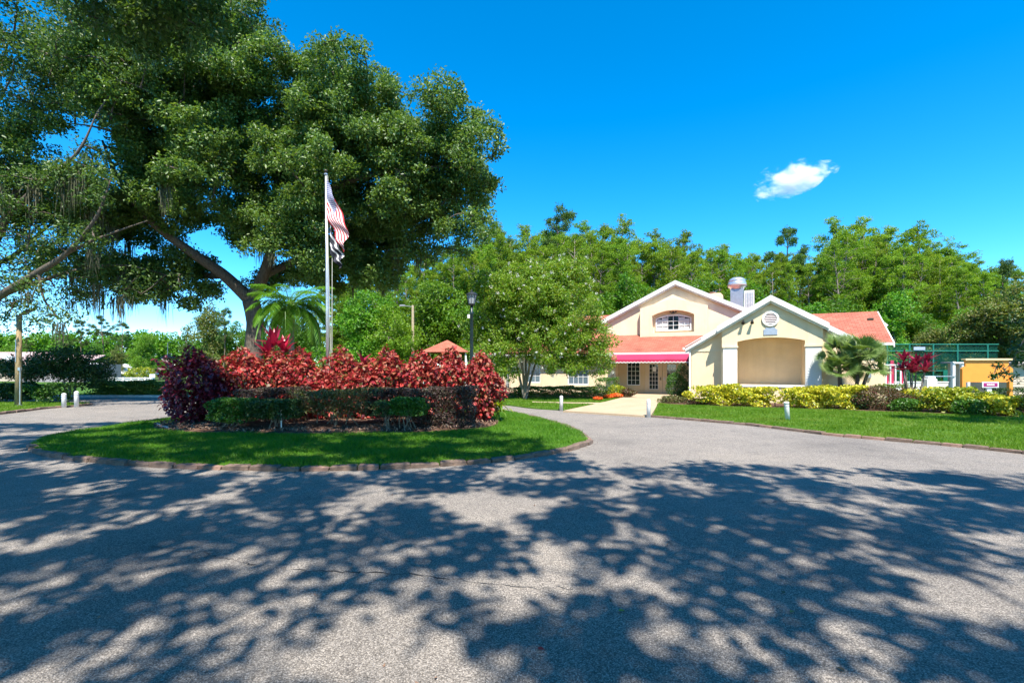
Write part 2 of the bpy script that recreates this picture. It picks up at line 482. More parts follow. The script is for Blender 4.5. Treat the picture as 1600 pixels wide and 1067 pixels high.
M['L_red'] = leafmat('copper_leaf', [(0.26,0.012,0.02),(0.44,0.035,0.035),(0.13,0.010,0.018),(0.52,0.12,0.085),(0.33,0.02,0.03),(0.34,0.13,0.06),(0.18,0.010,0.02),(0.52,0.045,0.04),(0.12,0.09,0.025),(0.34,0.015,0.028),(0.08,0.075,0.02),(0.46,0.16,0.10),(0.07,0.012,0.018),(0.40,0.03,0.03)], 0.46, 0.2, (0.55,0.04,0.04), spec=0.35)
M['L_shaded_red'] = leafmat('shaded_copper_leaf', [(0.10,0.010,0.020),(0.17,0.014,0.03),(0.07,0.010,0.018),(0.22,0.02,0.035)], 0.36, 0.22, (0.30,0.02,0.05))  # copper leaf darkened; the shade on these shrubs is put into the colour
M['L_ti'] = leafmat('ti_leaf', [(0.32,0.010,0.045),(0.48,0.02,0.06),(0.22,0.008,0.035)], 0.35, 0.25, (0.6,0.03,0.08))
M['L_tidark'] = leafmat('dark_ti_leaf', [(0.22,0.012,0.04),(0.36,0.02,0.06),(0.13,0.010,0.028)], 0.35, 0.25, (0.35,0.02,0.06))
M['L_loro'] = leafmat('purple_hedge_leaf', [(0.04,0.04,0.018),(0.065,0.042,0.028),(0.095,0.04,0.045),(0.055,0.068,0.02)], 0.5, 0.2, (0.10,0.05,0.03))
M['L_bronze'] = leafmat('bronze_shrub_leaf', [(0.10,0.055,0.025),(0.14,0.045,0.03),(0.07,0.075,0.02),(0.12,0.10,0.03)], 0.5, 0.25)
M['L_olive'] = leafmat('olive_shrub_leaf', [(0.08,0.115,0.022),(0.13,0.145,0.03),(0.18,0.12,0.06),(0.065,0.10,0.02)], 0.5, 0.25)
M['L_green'] = leafmat('green_shrub_leaf', [(0.04,0.12,0.014),(0.065,0.17,0.016),(0.095,0.21,0.02)], 0.4, 0.25)
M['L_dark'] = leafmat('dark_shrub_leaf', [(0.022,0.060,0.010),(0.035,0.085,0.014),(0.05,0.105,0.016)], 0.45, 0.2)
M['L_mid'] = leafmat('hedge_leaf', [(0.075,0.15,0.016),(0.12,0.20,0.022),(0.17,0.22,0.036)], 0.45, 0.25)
M['L_yel'] = leafmat('yellow_shrub_leaf', [(0.66,0.54,0.02),(0.26,0.32,0.014),(0.74,0.64,0.04),(0.46,0.46,0.02),(0.12,0.22,0.012),(0.70,0.60,0.05)], 0.42, 0.25, (0.65,0.6,0.03))
M['L_yelgreen'] = leafmat('lime_shrub_leaf', [(0.30,0.34,0.012),(0.10,0.20,0.01),(0.50,0.46,0.02),(0.06,0.14,0.01)], 0.42, 0.25)
M['L_palm'] = leafmat('palm_leaf', [(0.06,0.18,0.014),(0.10,0.24,0.02),(0.14,0.28,0.03)], 0.36, 0.35)
M['L_fan'] = leafmat('fan_palm_leaf', [(0.10,0.18,0.035),(0.16,0.24,0.06),(0.22,0.29,0.10)], 0.4, 0.25)
M['L_brown'] = leafmat('olive_brown_leaf', [(0.09,0.165,0.024),(0.15,0.20,0.035),(0.20,0.185,0.05),(0.11,0.18,0.028)], 0.5, 0.34)
M['grass'] = leafmat('grass_blade', [(0.040,0.145,0.008),(0.07,0.20,0.010),(0.115,0.26,0.014),(0.165,0.29,0.022)], 0.5, 0.38, spec=0.3, patch=0.5)
M['grass2'] = leafmat('sunny_grass_blade', [(0.065,0.165,0.008),(0.105,0.22,0.010),(0.14,0.25,0.014),(0.22,0.25,0.05)], 0.5, 0.38, spec=0.3, patch=0.6)
M['chip'] = leafmat('mulch_chip', [(0.09,0.05,0.03),(0.20,0.12,0.08),(0.32,0.21,0.14),(0.05,0.03,0.02)], 0.9, 0.0)

# ================================================================== GROUND
def sheet(name, poly, z, mat, kind='structure', skirt=0.0):
    n = len(poly)
    v = [(x,y,z) for x,y in poly]; f = [tuple(range(n))]
    if skirt:
        v += [(x,y,z-skirt) for x,y in poly]
        f += [(i,(i+1)%n,n+(i+1)%n,n+i) for i in range(n)]
    me = bpy.data.meshes.new(name); me.from_pydata(v, [], f); me.update()
    # make the top face up
    if me.polygons[0].normal.z < 0: me.flip_normals()
    o = put(name, me, mat); tag(o, kind=kind)
    return o

sheet('ground', [(-2500,-300),(2500,-300),(2500,3000),(-2500,3000)], -0.02, M['ground'])
road_poly = [(-75,-30),(45,-30),(45,9),(20,12),(7,19),(1,27),(-9,30),(-19,29.2),(-27,29.2),(-75,29.2)]
sheet('road', road_poly, 0.0, M['asphalt'])

ISLAND = spline([(1.78,11.6),(1.45,14.5),(0.05,18.4),(-1.6,20.4),(-4.8,21.5),(-8,20.8),(-10.3,18.7),(-11.35,15.7),
                 (-11.45,12.6),(-10.6,10.8),(-9.2,9.62),(-6.8,8.62),(-4,8.15),(-2.1,8.3),(-0.6,8.78),(0.63,9.6),(1.4,10.45)], True, 8)
BED = spline([(-0.45,15.0),(-0.9,13.2),(-2.6,12.45),(-5.2,12.15),(-7.8,12.4),(-9.6,13.1),(-10.35,14.4),(-10.1,16.2),(-8.2,18.2),(-4.8,18.9),(-1.8,17.8)], True, 6)
RLAWN_EDGE = spline([(4.95,17.15),(6.15,15.75),(7.2,14.45),(8.15,12.4),(9.6,10.75),(10.3,9.6),(11.2,7.6),(13.5,5.5),(18,4.2),(30,3.5)], False, 6)
RLAWN = RLAWN_EDGE + [(60,3.5),(60,28),(18.2,20.5),(10.4,24.0),(8.9,25.6),(8.0,25.6),(6.87,22.9),(6.12,20.6)]
BLAWN_EDGE = spline([(2.15,19.7),(0.9,20.6),(-0.2,22.4),(-2.2,24.8),(-5.2,26.2),(-9,26.7),(-13,27),(-16.8,27.6),(-18.6,29.2)], False, 6)
BLAWN = BLAWN_EDGE + [(-18.6,60),(5,60),(7.7,31.0),(6.25,27.8),(4.55,24.1),(3.85,22.7)]
LLAWN_EDGE = spline([(-20.5,6),(-19.4,11),(-18.85,15.5),(-19.1,18.3),(-19.75,20.6),(-19.6,22.2),(-20.3,23.3),(-22.5,24.0),(-28,24.4)], False, 6)
LLAWN = LLAWN_EDGE + [(-60,24.4),(-60,6)]
FLAWN = [(-18.6,29.0),(-18.6,60),(-90,60),(-90,29.0)]

def raised(name, poly, z, mat):
    o = sheet(name, poly, z, mat, skirt=z+0.03)
    return o
raised('island_lawn', ISLAND, 0.07, M['turf'])
raised('right_lawn', RLAWN, 0.05, M['turf'])
raised('back_lawn', BLAWN, 0.04, M['turf'])
raised('left_lawn', LLAWN, 0.05, M['turf'])
raised('far_lawn', FLAWN, 0.05, M['turf'])

# mulch bed as a low mound
def mulch_bed(name, poly, z0, h):
    c = np.mean(np.array(poly), 0); V = []; F = []
    n = len(poly); rings = [1.0, 0.93, 0.75, 0.5, 0.25]
    for k, r in enumerate(rings):
        for x, y in poly:
            V.append((c[0]+(x-c[0])*r, c[1]+(y-c[1])*r, z0 + h*(1-r**3) + 0.012*math.sin(7*x+3*y*k)*(k>0)))
    for k in range(len(rings)-1):
        for i in range(n):
            j = (i+1) % n
            F.append((k*n+i, k*n+j, (k+1)*n+j, (k+1)*n+i))
    V.append((c[0], c[1], z0+h)); m = len(V)-1
    for i in range(n): F.append(((len(rings)-1)*n+i, (len(rings)-1)*n+(i+1)%n, m))
    me = bpy.data.meshes.new(name); me.from_pydata(V, [], F); me.update()
    o = put(name, me, M['mulch']); tag(o, kind='structure')
    if me.polygons[0].normal.z < 0: me.flip_normals()
    return o
mulch_bed('mulch_bed', BED, 0.08, 0.11)
RBED = [(7.0,23.1),(7.6,22.4),(8.6,21.8),(10.2,20.9),(11.9,20.0),(14.8,18.4),(17.2,16.5),(24,15.6),(30,16),(30,20),(18.2,20.5),(14.9,22.2),(10.4,24.3),(9.6,25.8),(10.4,29.3),(9.1,28.0)]
sheet('building_bed', RBED, 0.058, M['mulch'])
LBED = [(-1.2,28.0),(5.2,27.6),(6.0,28.6),(7.0,30.2),(7.2,32.5),(-2,38)]
sheet('hedge_bed', LBED, 0.048, M['mulch'])
PATH = [(2.0,19.0),(4.6,17.05),(4.95,17.3),(6.1,20.6),(6.85,22.9),(9.0,28.0),(10.2,29.3),(12.6,29.5),(12.6,34.5),(7.2,34.5),(7.75,31.0),(6.3,27.8),(4.6,24.1),(4.25,23.5),(3.2,23.6),(1.0,24.3),(1.0,23.75),(3.0,23.1),(3.9,22.7)]
sheet('entrance_path', PATH, 0.066, M['concrete'], skirt=0.09)

# kerb stones --------------------------------------------------------
kerb_meshes = []
rng = np.random.default_rng(5)
for k in range(6):
    L = [0.46,0.40,0.50,0.36,0.44,0.48][k]
    mb = MB(); mb.cbox(-L/2+0.008, L/2-0.008, -0.085, 0.085, -0.05, 0.125+0.012*(k % 3), 0.028)
    me = bpy.data.meshes.new('kerb_stone')
    v = [tuple(np.array(p)+rng.uniform(-0.009,0.009,3)) for p in mb.v]
    me.from_pydata(v, [], mb.f); me.update()
    me.materials.append(M['kerb'] if k % 3 else M['kerb2'])
    kerb_meshes.append((L, me))
def lay_kerb(parent, line, closed, name='kerb_stone', zs=1.0):
    P = np.array(line + ([line[0]] if closed else []))
    seg = np.linalg.norm(np.diff(P, axis=0), axis=1); cum = np.concatenate([[0], np.cumsum(seg)])
    s = 0.0; r = np.random.default_rng(17)
    while True:
        L, me = kerb_meshes[r.integers(0, 6)]
        if s + L > cum[-1]: break
        sc = s + L/2
        i = min(np.searchsorted(cum, sc)-1, len(seg)-1)
        t = (sc-cum[i])/max(seg[i],1e-6)
        p = P[i]*(1-t)+P[i+1]*t; d = P[i+1]-P[i]
        o = put(name, me, None, parent, (p[0]+r.uniform(-.012,.012), p[1]+r.uniform(-.012,.012), r.uniform(-.012,.012)),
                (r.uniform(-.04,.04), r.uniform(-.03,.03), math.atan2(d[1], d[0])+r.uniform(-.035,.035)), (1,1,zs))
        s += L + 0.004
k1 = thing('stone_kerb', 'ring of brown edging stones round the grass island', 'kerb', group='stone kerbs')
lay_kerb(k1, ISLAND, True, zs=0.58)
k2 = thing('stone_kerb', 'low reddish edging kerb along the sunny lawn in front of the gabled wing', 'kerb', group='stone kerbs')
lay_kerb(k2, RLAWN_EDGE[:34], False, zs=0.5)
k3 = thing('stone_kerb', 'curved edging kerb of the lawn under the wooden floodlight pole', 'kerb', group='stone kerbs')
lay_kerb(k3, LLAWN_EDGE[4:40], False, zs=0.62)
k4 = MB(); k4.box(-30,-18.7,28.85,29.02,-0.03,0.13)
tag(k4.build('road_kerb', M['white_kerb']), kind='structure')

# cracks in the asphalt ----------------------------------------------
def crack(pts, w, seed):
    r = np.random.default_rng(seed)
    line = np.array(spline(pts, False, 14)); n = len(line)
    line += r.normal(size=line.shape)*0.018
    ww = 0.62*w*(0.25+1.2*r.random(n)**2)*np.sin(np.linspace(0.15, PI-0.15, n))*np.where(np.sin(np.linspace(0,9,n)+seed) > -0.75, 1, 0.15)
    V = []; F = []
    for i in range(n):
        d = line[min(i+1,n-1)]-line[max(i-1,0)]; d /= np.linalg.norm(d)+1e-9
        q = np.array([-d[1], d[0]])*ww[i]/2
        V += [(*(line[i]+q),0.004),(*(line[i]-q),0.004)]
    for i in range(n-1): F.append((2*i+1,2*i+3,2*i+2,2*i))
    me = bpy.data.meshes.new('asphalt_crack'); me.from_pydata(V,[],F); me.update()
    tag(put('asphalt_crack', me, M['tar']), kind='structure')
crack([gnd(150,842),gnd(300,862),gnd(380,878),gnd(430,888),gnd(500,892),gnd(640,897),gnd(800,916),gnd(930,921)], 0.028, 1)
crack([gnd(1120,781),gnd(1180,786),gnd(1240,783),gnd(1330,790)], 0.05, 2)
crack([gnd(1430,735),gnd(1480,742),gnd(1540,747),gnd(1650,756)], 0.03, 3)

crack([gnd(-40,780),gnd(60,772),gnd(170,776),gnd(260,770)], 0.018, 4)
# leaf litter gathered along the kerbs and thinly over the road
r = np.random.default_rng(19); lit = []
for line, n_ in ((ISLAND, 700), (RLAWN_EDGE, 500), (LLAWN_EDGE, 300)):
    L_ = np.array(line)
    for k in range(n_):
        p = L_[r.integers(len(L_))]+r.normal(size=2)*0.16; lit.append((p[0],p[1],0.012))
for k in range(240):
    p = (r.uniform(-9,9), r.uniform(2.2,14)); lit.append((p[0],p[1],0.010))
lit = np.array(lit); inside = inpoly(lit[:,:2], ISLAND)|inpoly(lit[:,:2], RLAWN)|inpoly(lit[:,:2], LLAWN); lit = lit[~inside]
V, F = leaf_arrays(r, lit, np.full(len(lit),0.034), 0.5, None, 3.0, 0.0, 0.04); V[:,2] = np.clip(V[:,2], 0.004, 0.02)
tag(put('leaf_litter', fast_mesh('leaf_litter', V, F), M['chip']), 'small dry leaves scattered along the kerbs and road', 'leaf litter', kind='stuff')
# grass blades -------------------------------------------------------
SIDEWALK = [(4.25,23.5),(3.2,23.6),(1.0,24.3),(1.0,23.75),(3.0,23.1),(3.9,22.7)]
def blades(name, label, poly, dens, h, w, mat, z, seed, hole=None, bbox=None, hole2=None):
    r = np.random.default_rng(seed)
    P = np.array(poly); lo, hi = P.min(0), P.max(0)
    if bbox: lo = np.maximum(lo, bbox[0]); hi = np.minimum(hi, bbox[1])
    n = int(dens*np.prod(hi-lo))
    Q = r.uniform(lo, hi, (n,2)); k = inpoly(Q, poly)
    if hole is not None: k &= ~inpoly(Q, hole)
    if hole2 is not None: k &= ~inpoly(Q, hole2)
    k &= (np.abs(Q[:,0]) < 1.12*Q[:,1]+1.0)          # the part of the lawn round the view
    Q = Q[k]; n = len(Q)
    a = r.uniform(0, 2*PI, n); lean = r.normal(size=(n,2))*0.5*h
    cl = 0.75+0.35*np.sin(Q[:,0]*2.3+1.1*np.sin(Q[:,1]*1.7))*np.sin(Q[:,1]*2.9)
    hh = h*(0.55+0.8*r.random(n))*cl
    s = np.stack([np.cos(a), np.sin(a)],1)*w/2
    V = np.empty((n,3,3), np.float32)
    V[:,0,:2] = Q-s; V[:,0,2] = z-0.005
    V[:,1,:2] = Q+s; V[:,1,2] = z-0.005
    V[:,2,:2] = Q+lean; V[:,2,2] = z+hh
    F = np.arange(3*n).reshape(-1,3)
    o = put(name, fast_mesh(name, V.reshape(-1,3), F), mat)
    return tag(o, label, 'grass', kind='stuff')
blades('grass', 'short bright green grass on the kerbed island', ISLAND, 1500, 0.075, 0.013, M['grass'], 0.07, 1, BED)
blades('grass', 'sunny mown grass in front of the gabled wing', RLAWN, 800, 0.07, 0.018, M['grass2'], 0.05, 2, RBED, ((4,3),(24,24)))
blades('grass', 'sunny grass beside the entrance path below the flowering tree', BLAWN, 420, 0.075, 0.026, M['grass2'], 0.04, 3, LBED, ((-4,19),(8,32)), SIDEWALK)
blades('grass', 'grass strip under the wooden floodlight pole', LLAWN, 420, 0.075, 0.026, M['grass2'], 0.05, 4, None, ((-30,14),(-18,25)))
blades('grass', 'narrow grass verge below the far hedge at the left', FLAWN, 250, 0.08, 0.035, M['grass2'], 0.05, 5, None, ((-32,28.9),(-18,31)))
# mulch chips and fallen leaves in the bed
r = np.random.default_rng(9)
Q = r.uniform((-10.4,12.1),(-0.4,15.5),(5200,2)); Q = Q[inpoly(Q, BED)]
pos = np.column_stack([Q, 0.135+0.03*r.random(len(Q))+0.02*np.sin(Q[:,0]*3)])
V, F = leaf_arrays(r, pos, np.full(len(Q),0.085), 0.5, None, 1.2, 0.0, 0.08)
tag(put('mulch_chips', fast_mesh('mulch_chips', V, F), M['chip']), 'brown mulch chips and dry leaves in the island bed', 'mulch', kind='stuff')

# ================================================================== CLUBHOUSE
club = thing('clubhouse', 'cream stucco clubhouse with white gables, orange shingle roofs and a pink awning', 'building',
             (10.57, 24.5, 0), math.radians(-25))
def roof_plane(name, pts, parent, t=0.10, mat=None):
    """pts: eave start, eave end, then the upper edge back; shingles run along the eave"""
    P = [Vector(p) for p in pts]; n = len(P)
    ex = (P[1]-P[0]).normalized()
    nz = ex.cross(P[2]-P[1]).normalized()
    if nz.z < 0: nz = -nz
    ey = nz.cross(ex)
    if ey.z < 0: ey = -ey
    v = [tuple(p) for p in P] + [tuple(p - nz*t) for p in P]
    f = [tuple(range(n)), tuple(range(2*n-1, n-1, -1))] + [(i, n+i, n+(i+1)%n, (i+1)%n) for i in range(n)]
    me = bpy.data.meshes.new(name); me.from_pydata(v, [], f); me.update()
    uv = me.uv_layers.new(name='UVMap')
    for lp in me.loops:
        p = Vector(v[lp.vertex_index]) - P[0]
        uv.data[lp.index].uv = (p.dot(ex), p.dot(ey))
    return put(name, me, mat or M['shingle'], parent)

def arch_pts(u0, u1, zs, zt, n=14):
    """points of a segmental arch from u1 back to u0"""
    c = (u0+u1)/2; h = (u1-u0)/2; rise = zt-zs
    R = (h*h+rise*rise)/(2*rise); a0 = math.asin(h/R)
    return [(c+R*math.sin(a0-2*a0*k/n), zt-R+R*math.cos(a0-2*a0*k/n)) for k in range(n+1)]
def rake(parent, u0, z0, u1, z1, v0, v1, h, name='rake_board'):
    """a raking fascia board from (u0,z0) up to (u1,z1); z is its top edge"""
    mb = MB(); mb.prism([(u0,z0-h),(u1,z1-h),(u1,z1),(u0,z0)], v0, v1)
    b = mb.build(name, M['white'], parent)
    t = MB(); s = 1 if u1 > u0 else -1
    t.prism([(u0,z0-h-0.10),(u1,z1-h-0.10),(u1,z1-h-0.003),(u0,z0-h-0.003)], v0+0.10, v1)
    t.build('rake_moulding', M['offwhite'], b)
    return b

# --- front gabled wing
W = MB()
slope = 0.60
niche = (0.71, 3.61); zs, zt = 3.04, 3.22; zb = 0.90
pk = (2.165, 4.98)
W.prism([(0,0),(niche[0],0),(niche[0],zs),(0,zs)], 0, 0.28)
W.prism([(niche[1],0),(4.33,0),(4.33,zs),(niche[1],zs)], 0, 0.28)
W.prism([(niche[0],0),(niche[1],0),(niche[1],zb),(niche[0],zb)], 0, 0.28)
W.prism([(0,zs),(niche[0],zs)] + arch_pts(niche[0], niche[1], zs, zt)[::-1][1:-1] + [(niche[1],zs),(4.33,zs),(4.33,3.68),pk,(0,3.68)], 0, 0.28)
W.box(0,0.28,0.283,0.62,0,3.66); W.box(4.05,4.33,0.283,0.62,0,3.66)
W.build('porch_wall', M['stucco'], club)
N = MB()   # the niche behind the arch
N.box(niche[0]-0.3,niche[1]+0.3,1.62,1.75,0.5,3.6)
N.box(niche[0]-0.12,niche[0]-0.002,0.285,1.62,0.5,3.6); N.box(niche[1]+0.002,niche[1]+0.12,0.285,1.62,0.5,3.6)
N.box(niche[0],niche[1],0.285,1.62,zb-0.1,zb-0.003); N.box(niche[0],niche[1],0.285,1.62,3.30,3.40)
N.build('niche_wall', M['stucco'], club)
cp = MB(); cp.cbox(0.60,3.72,-0.05,0.20,zb-0.09,zb+0.012,0.015); cp.build('niche_sill', M['offwhite'], club)
for u0, u1 in ((0.06,0.70),(3.62,4.27)):
    p = MB(); p.cbox(u0,u1,-0.07,-0.003,0.76,2.74,0.01)
    pl = p.build('pilaster', M['white'], club)
    c = MB(); c.box(u0-0.05,u1+0.05,-0.11,-0.004,2.742,2.82); c.build('pilaster_cap', M['stucco_pale'], pl)
    b = MB(); b.box(u0-0.06,u1+0.06,-0.12,-0.004,0.62,0.757); b.build('pilaster_base', M['white'], pl)
# wider wall set back
S = MB()
def wide_z(u): return 4.98 - slope*abs(u-2.165)
S.prism([(-1.5,0),(-0.002,0),(-0.002,3.64),(-1.5,wide_z(-1.5)-0.02)], 0.62, 0.85)
S.box(-1.5,-1.25,0.852,6.2,0,2.72); S.build('wing_wall', M['stucco'], club)
S = MB(); S.prism([(4.332,0),(5.85,0),(5.85,wide_z(5.85)-0.02),(4.332,3.64)], 0.62, 0.85)
S.box(5.6,5.85,0.852,4.0,0,2.72); S.build('wing_wall', M['stucco'], club)
bd = MB(); bd.box(-1.52,-0.003,0.585,0.617,2.60,2.72); bd.build('wall_band', M['stucco_pale'], club)
rake(club, -0.22, 5.24-slope*2.385, 2.165, 5.24, -0.26, -0.06, 0.27)
rake(club, 4.55, 5.24-slope*2.385, 2.165, 5.24, -0.26, -0.06, 0.27)
rake(club, -1.78, 5.235-slope*3.945, -0.23, 5.235-slope*2.395, 0.36, 0.52, 0.25)
rake(club, 6.12, 5.235-slope*3.955, 4.56, 5.235-slope*2.395, 0.36, 0.52, 0.25)
def zr(u): return 5.19 - slope*abs(u-2.165)
roof_plane('roof_plane', [(-0.24,0.40,zr(-0.24)),(-0.24,-0.22,zr(-0.24)),(2.165,-0.22,zr(2.165)),(2.165,0.40,zr(2.165))], club, 0.05)
roof_plane('roof_plane', [(4.57,-0.22,zr(4.57)),(4.57,0.40,zr(4.57)),(2.165,0.40,zr(2.165)),(2.165,-0.22,zr(2.165))], club, 0.05)
roof_plane('roof_plane', [(-1.80,8.5,zr(-1.80)),(-1.80,0.35,zr(-1.80)),(2.165,0.401,zr(2.165)),(2.165,8.5,zr(2.165))], club, 0.05)
roof_plane('roof_plane', [(6.14,0.35,zr(6.14)),(6.14,8.5,zr(6.14)),(2.165,8.5,zr(2.165)),(2.165,0.401,zr(2.165))], club, 0.05)
g = MB(); g.box(-1.90,-1.80,0.34,5.4,2.70,2.82); g.build('gutter', M['white'], club)
dp = MB(); dp.box(-1.60,-1.515,0.50,0.58,0.05,2.66); dp.build('downspout', M['white'], club)
# round louvred vent
vt = MB()
n = 28; R0, R1 = 0.27, 0.37; cz, cu = 4.12, 2.165
V = []; F = []
for k in range(n):
    a = 2*PI*k/n; c, s = math.cos(a), math.sin(a)
    V += [(cu+R0*c,-0.07,cz+R0*s),(cu+R1*c,-0.07,cz+R1*s),(cu+R1*c,-0.003,cz+R1*s),(cu+R0*c,-0.003,cz+R0*s)]
for k in range(n):
    a, b = 4*k, 4*((k+1)%n)
    F += [(a,a+1,b+1,b),(a+1,a+2,b+2,b+1),(a+3,a,b,b+3)]
vt.add(V, F)
gv = vt.build('gable_vent', M['white'], club)
bk = MB(); bk.prism([(cu+R0*math.cos(2*PI*k/n), cz+R0*math.sin(2*PI*k/n)) for k in range(n)], -0.006, -0.003); bk.build('vent_back', M['bronze'], gv)
for k in range(6):
    z = cz-0.225+0.088*k; hw = math.sqrt(max(0.01, R0**2-(z+0.02-cz)**2))-0.008
    s_ = MB(); s_.add([(cu-hw,-0.062,z),(cu+hw,-0.062,z),(cu+hw,-0.012,z+0.062),(cu-hw,-0.012,z+0.062)], [(0,1,2,3)])
    s_.build('slat', M['vent'], gv)
pq = MB(); pq.prism([(cu-0.30,3.34),(cu+0.30,3.34),(cu+0.30,3.60),(cu+0.24,3.62),(cu+0.18,3.69),(cu-0.18,3.69),(cu-0.24,3.62),(cu-0.30,3.60)], -0.03, -0.003)
pq.build('plaque', M['plaque'], club)
for u in (0.98, 1.38):
    f = MB(); f.tube([(u,-0.004,4.00),(u,-0.12,4.02)], 0.025, 8)
    f.tube([(u,-0.10,4.06),(u-0.02,-0.26,3.93)], [0.045,0.085], 10)
    f.build('floodlight', M['dark'], club)

# --- entrance wall with doors under the awning
E = MB()
vW = 6.0
def wall_with_holes(mb, u0, u1, z0, z1, v0, v1, holes):
    us = [u0]
    for h in sorted(holes):
        a, b, c, d = h
        mb.box(us[-1], a, v0, v1, z0, z1)
        if c > z0: mb.box(a, b, v0, v1, z0, c)
        if d < z1: mb.box(a, b, v0, v1, d, z1)
        us.append(b)
    mb.box(us[-1], u1, v0, v1, z0, z1)
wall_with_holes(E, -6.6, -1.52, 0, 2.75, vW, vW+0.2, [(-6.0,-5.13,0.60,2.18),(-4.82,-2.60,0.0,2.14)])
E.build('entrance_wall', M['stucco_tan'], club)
def grid_window(parent, u0, u1, z0, z1, v, cols, rows, name='window', fm=None, gm=None, fr=0.05, mun=0.022, depth=0.06, back=None):
    fm = fm or M['white']; gm = gm or M['glass']
    f = MB(); f.box(u0,u0+fr,v,v+depth,z0,z1); f.box(u1-fr,u1,v,v+depth,z0,z1)
    f.box(u0+fr,u1-fr,v,v+depth,z0,z0+fr); f.box(u0+fr,u1-fr,v,v+depth,z1-fr,z1)
    w = f.build(name, fm, parent)
    gu = (u1-u0-2*fr)/cols; gz = (z1-z0-2*fr)/rows
    me = None
    for i in range(cols):
        for j in range(rows):
            a = u0+fr+gu*i; b = z0+fr+gz*j
            if me is None:
                me = bpy.data.meshes.new('pane')
                q = MB(); q.box(mun/2,gu-mun/2,0,0.008,mun/2,gz-mun/2); me.from_pydata(q.v,[],q.f); me.update(); me.materials.append(gm)
            put('pane', me, None, w, (a, v+depth*0.55, b))
    mm = MB()
    for i in range(1,cols): mm.box(u0+fr+gu*i-mun/2,u0+fr+gu*i+mun/2,v+0.008,v+depth*0.5,z0+fr,z1-fr)
    for j in range(1,rows):
        for i in range(cols):
            mm.box(u0+fr+gu*i+(mun/2 if i else 0), u0+fr+gu*(i+1)-(mun/2 if i<cols-1 else 0), v+0.010, v+depth*0.48, z0+fr+gz*j-mun/2, z0+fr+gz*j+mun/2)
    mm.build('glazing_bars', fm, w)
    return w
grid_window(club, -6.0, -5.13, 0.60, 2.18, vW+0.03, 3, 5)
for k, (a, b) in enumerate(((-4.82,-3.715),(-3.705,-2.60))):
    d = MB(); gu0, gu1 = (a+b)/2-0.29, (a+b)/2+0.29
    wall_with_holes(d, a+0.003, b-0.003, 0.01, 2.135, vW+0.03, vW+0.08, [(gu0,gu1,0.36,2.0)])
    dd = d.build('door', M['door'], club)
    grid_window(dd, gu0, gu1, 0.36, 2.0, vW+0.045, 3, 6, name='door_light', fr=0.02, depth=0.03)
    h = MB(); hx = b-0.10 if k == 0 else a+0.10
    h.box(hx-0.025,hx+0.025,vW+0.005,vW+0.028,0.95,1.15); h.tube([(hx,vW+0.01,1.05),(hx,vW-0.05,1.05),(hx-0.09*(1 if k==0 else -1),vW-0.05,1.05)], 0.013, 8)
    h.build('door_handle', M['bronze'] if k == 0 else M['steel'], dd)
    if k == 0:
        p = MB(); p.box(gu0+0.24,gu1-0.13,vW+0.032,vW+0.036,1.52,1.82); p.build('notice', M['white'], dd)
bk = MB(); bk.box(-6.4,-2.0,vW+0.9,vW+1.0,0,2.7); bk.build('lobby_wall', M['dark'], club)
sc = MB(); sc.cbox(-2.20,-2.08,vW-0.12,vW-0.002,1.85,2.08,0.03); sc.build('wall_lamp', M['dark'], club)
# posts beside the entrance
ps = MB(); ps.box(-6.72,-6.605,5.30,6.2,0,2.75); ps.build('entrance_side_wall', M['stucco'], club)

# skirt roof above the entrance
roof_plane('roof_plane', [(-7.2,5.10,2.74),(-1.3,5.10,2.74),(-1.3,8.6,4.14),(-7.2,8.6,4.14)], club, 0.08)
fb = MB(); fb.box(-7.2,-1.95,5.03,5.095,2.60,2.735); fb.build('fascia', M['white'], club)
sf = MB(); sf.box(-7.1,-1.6,5.1,5.995,2.56,2.60); sf.build('soffit', M['offwhite'], club)
# awning
aw = MB(); u0, u1 = -6.75, -1.95
aw.slab([(u0,4.55,2.28),(u1,4.55,2.28),(u1,5.02,2.62),(u0,5.02,2.62)], 0.02)
aw.add([(u0,4.55,2.26),(u0,5.02,2.60),(u0,5.02,2.26)], [(0,1,2)]); aw.add([(u1,4.55,2.26),(u1,5.02,2.60),(u1,5.02,2.26)], [(0,2,1)])
awo = aw.build('awning', M['awning'], club)
va = MB(); ns = 22
for k in range(ns):
    a = u0+(u1-u0)*k/ns; b = u0+(u1-u0)*(k+1)/ns; m_ = (a+b)/2
    pts = [(a,2.262),(a,2.16)] + [(a+(b-a)*t, 2.16-0.045*math.sin(PI*t)) for t in (0.2,0.4,0.6,0.8)] + [(b,2.16),(b,2.262)]
    va.prism(pts[::-1], 4.535, 4.548)
va.build('valance', M['awning'], awo)
vb = MB()
for k in range(ns):
    a = u0+(u1-u0)*k/ns; b = u0+(u1-u0)*(k+1)/ns
    tt = [0,0.2,0.4,0.6,0.8,1.0]
    lo = [(a+(b-a)*t, 2.155-0.045*math.sin(PI*t)-0.055) for t in tt]; hi = [(a+(b-a)*t, 2.155-0.045*math.sin(PI*t)) for t in tt]
    vb.prism(lo+hi[::-1], 4.525, 4.534)
vb.build('valance_trim', M['white'], awo)

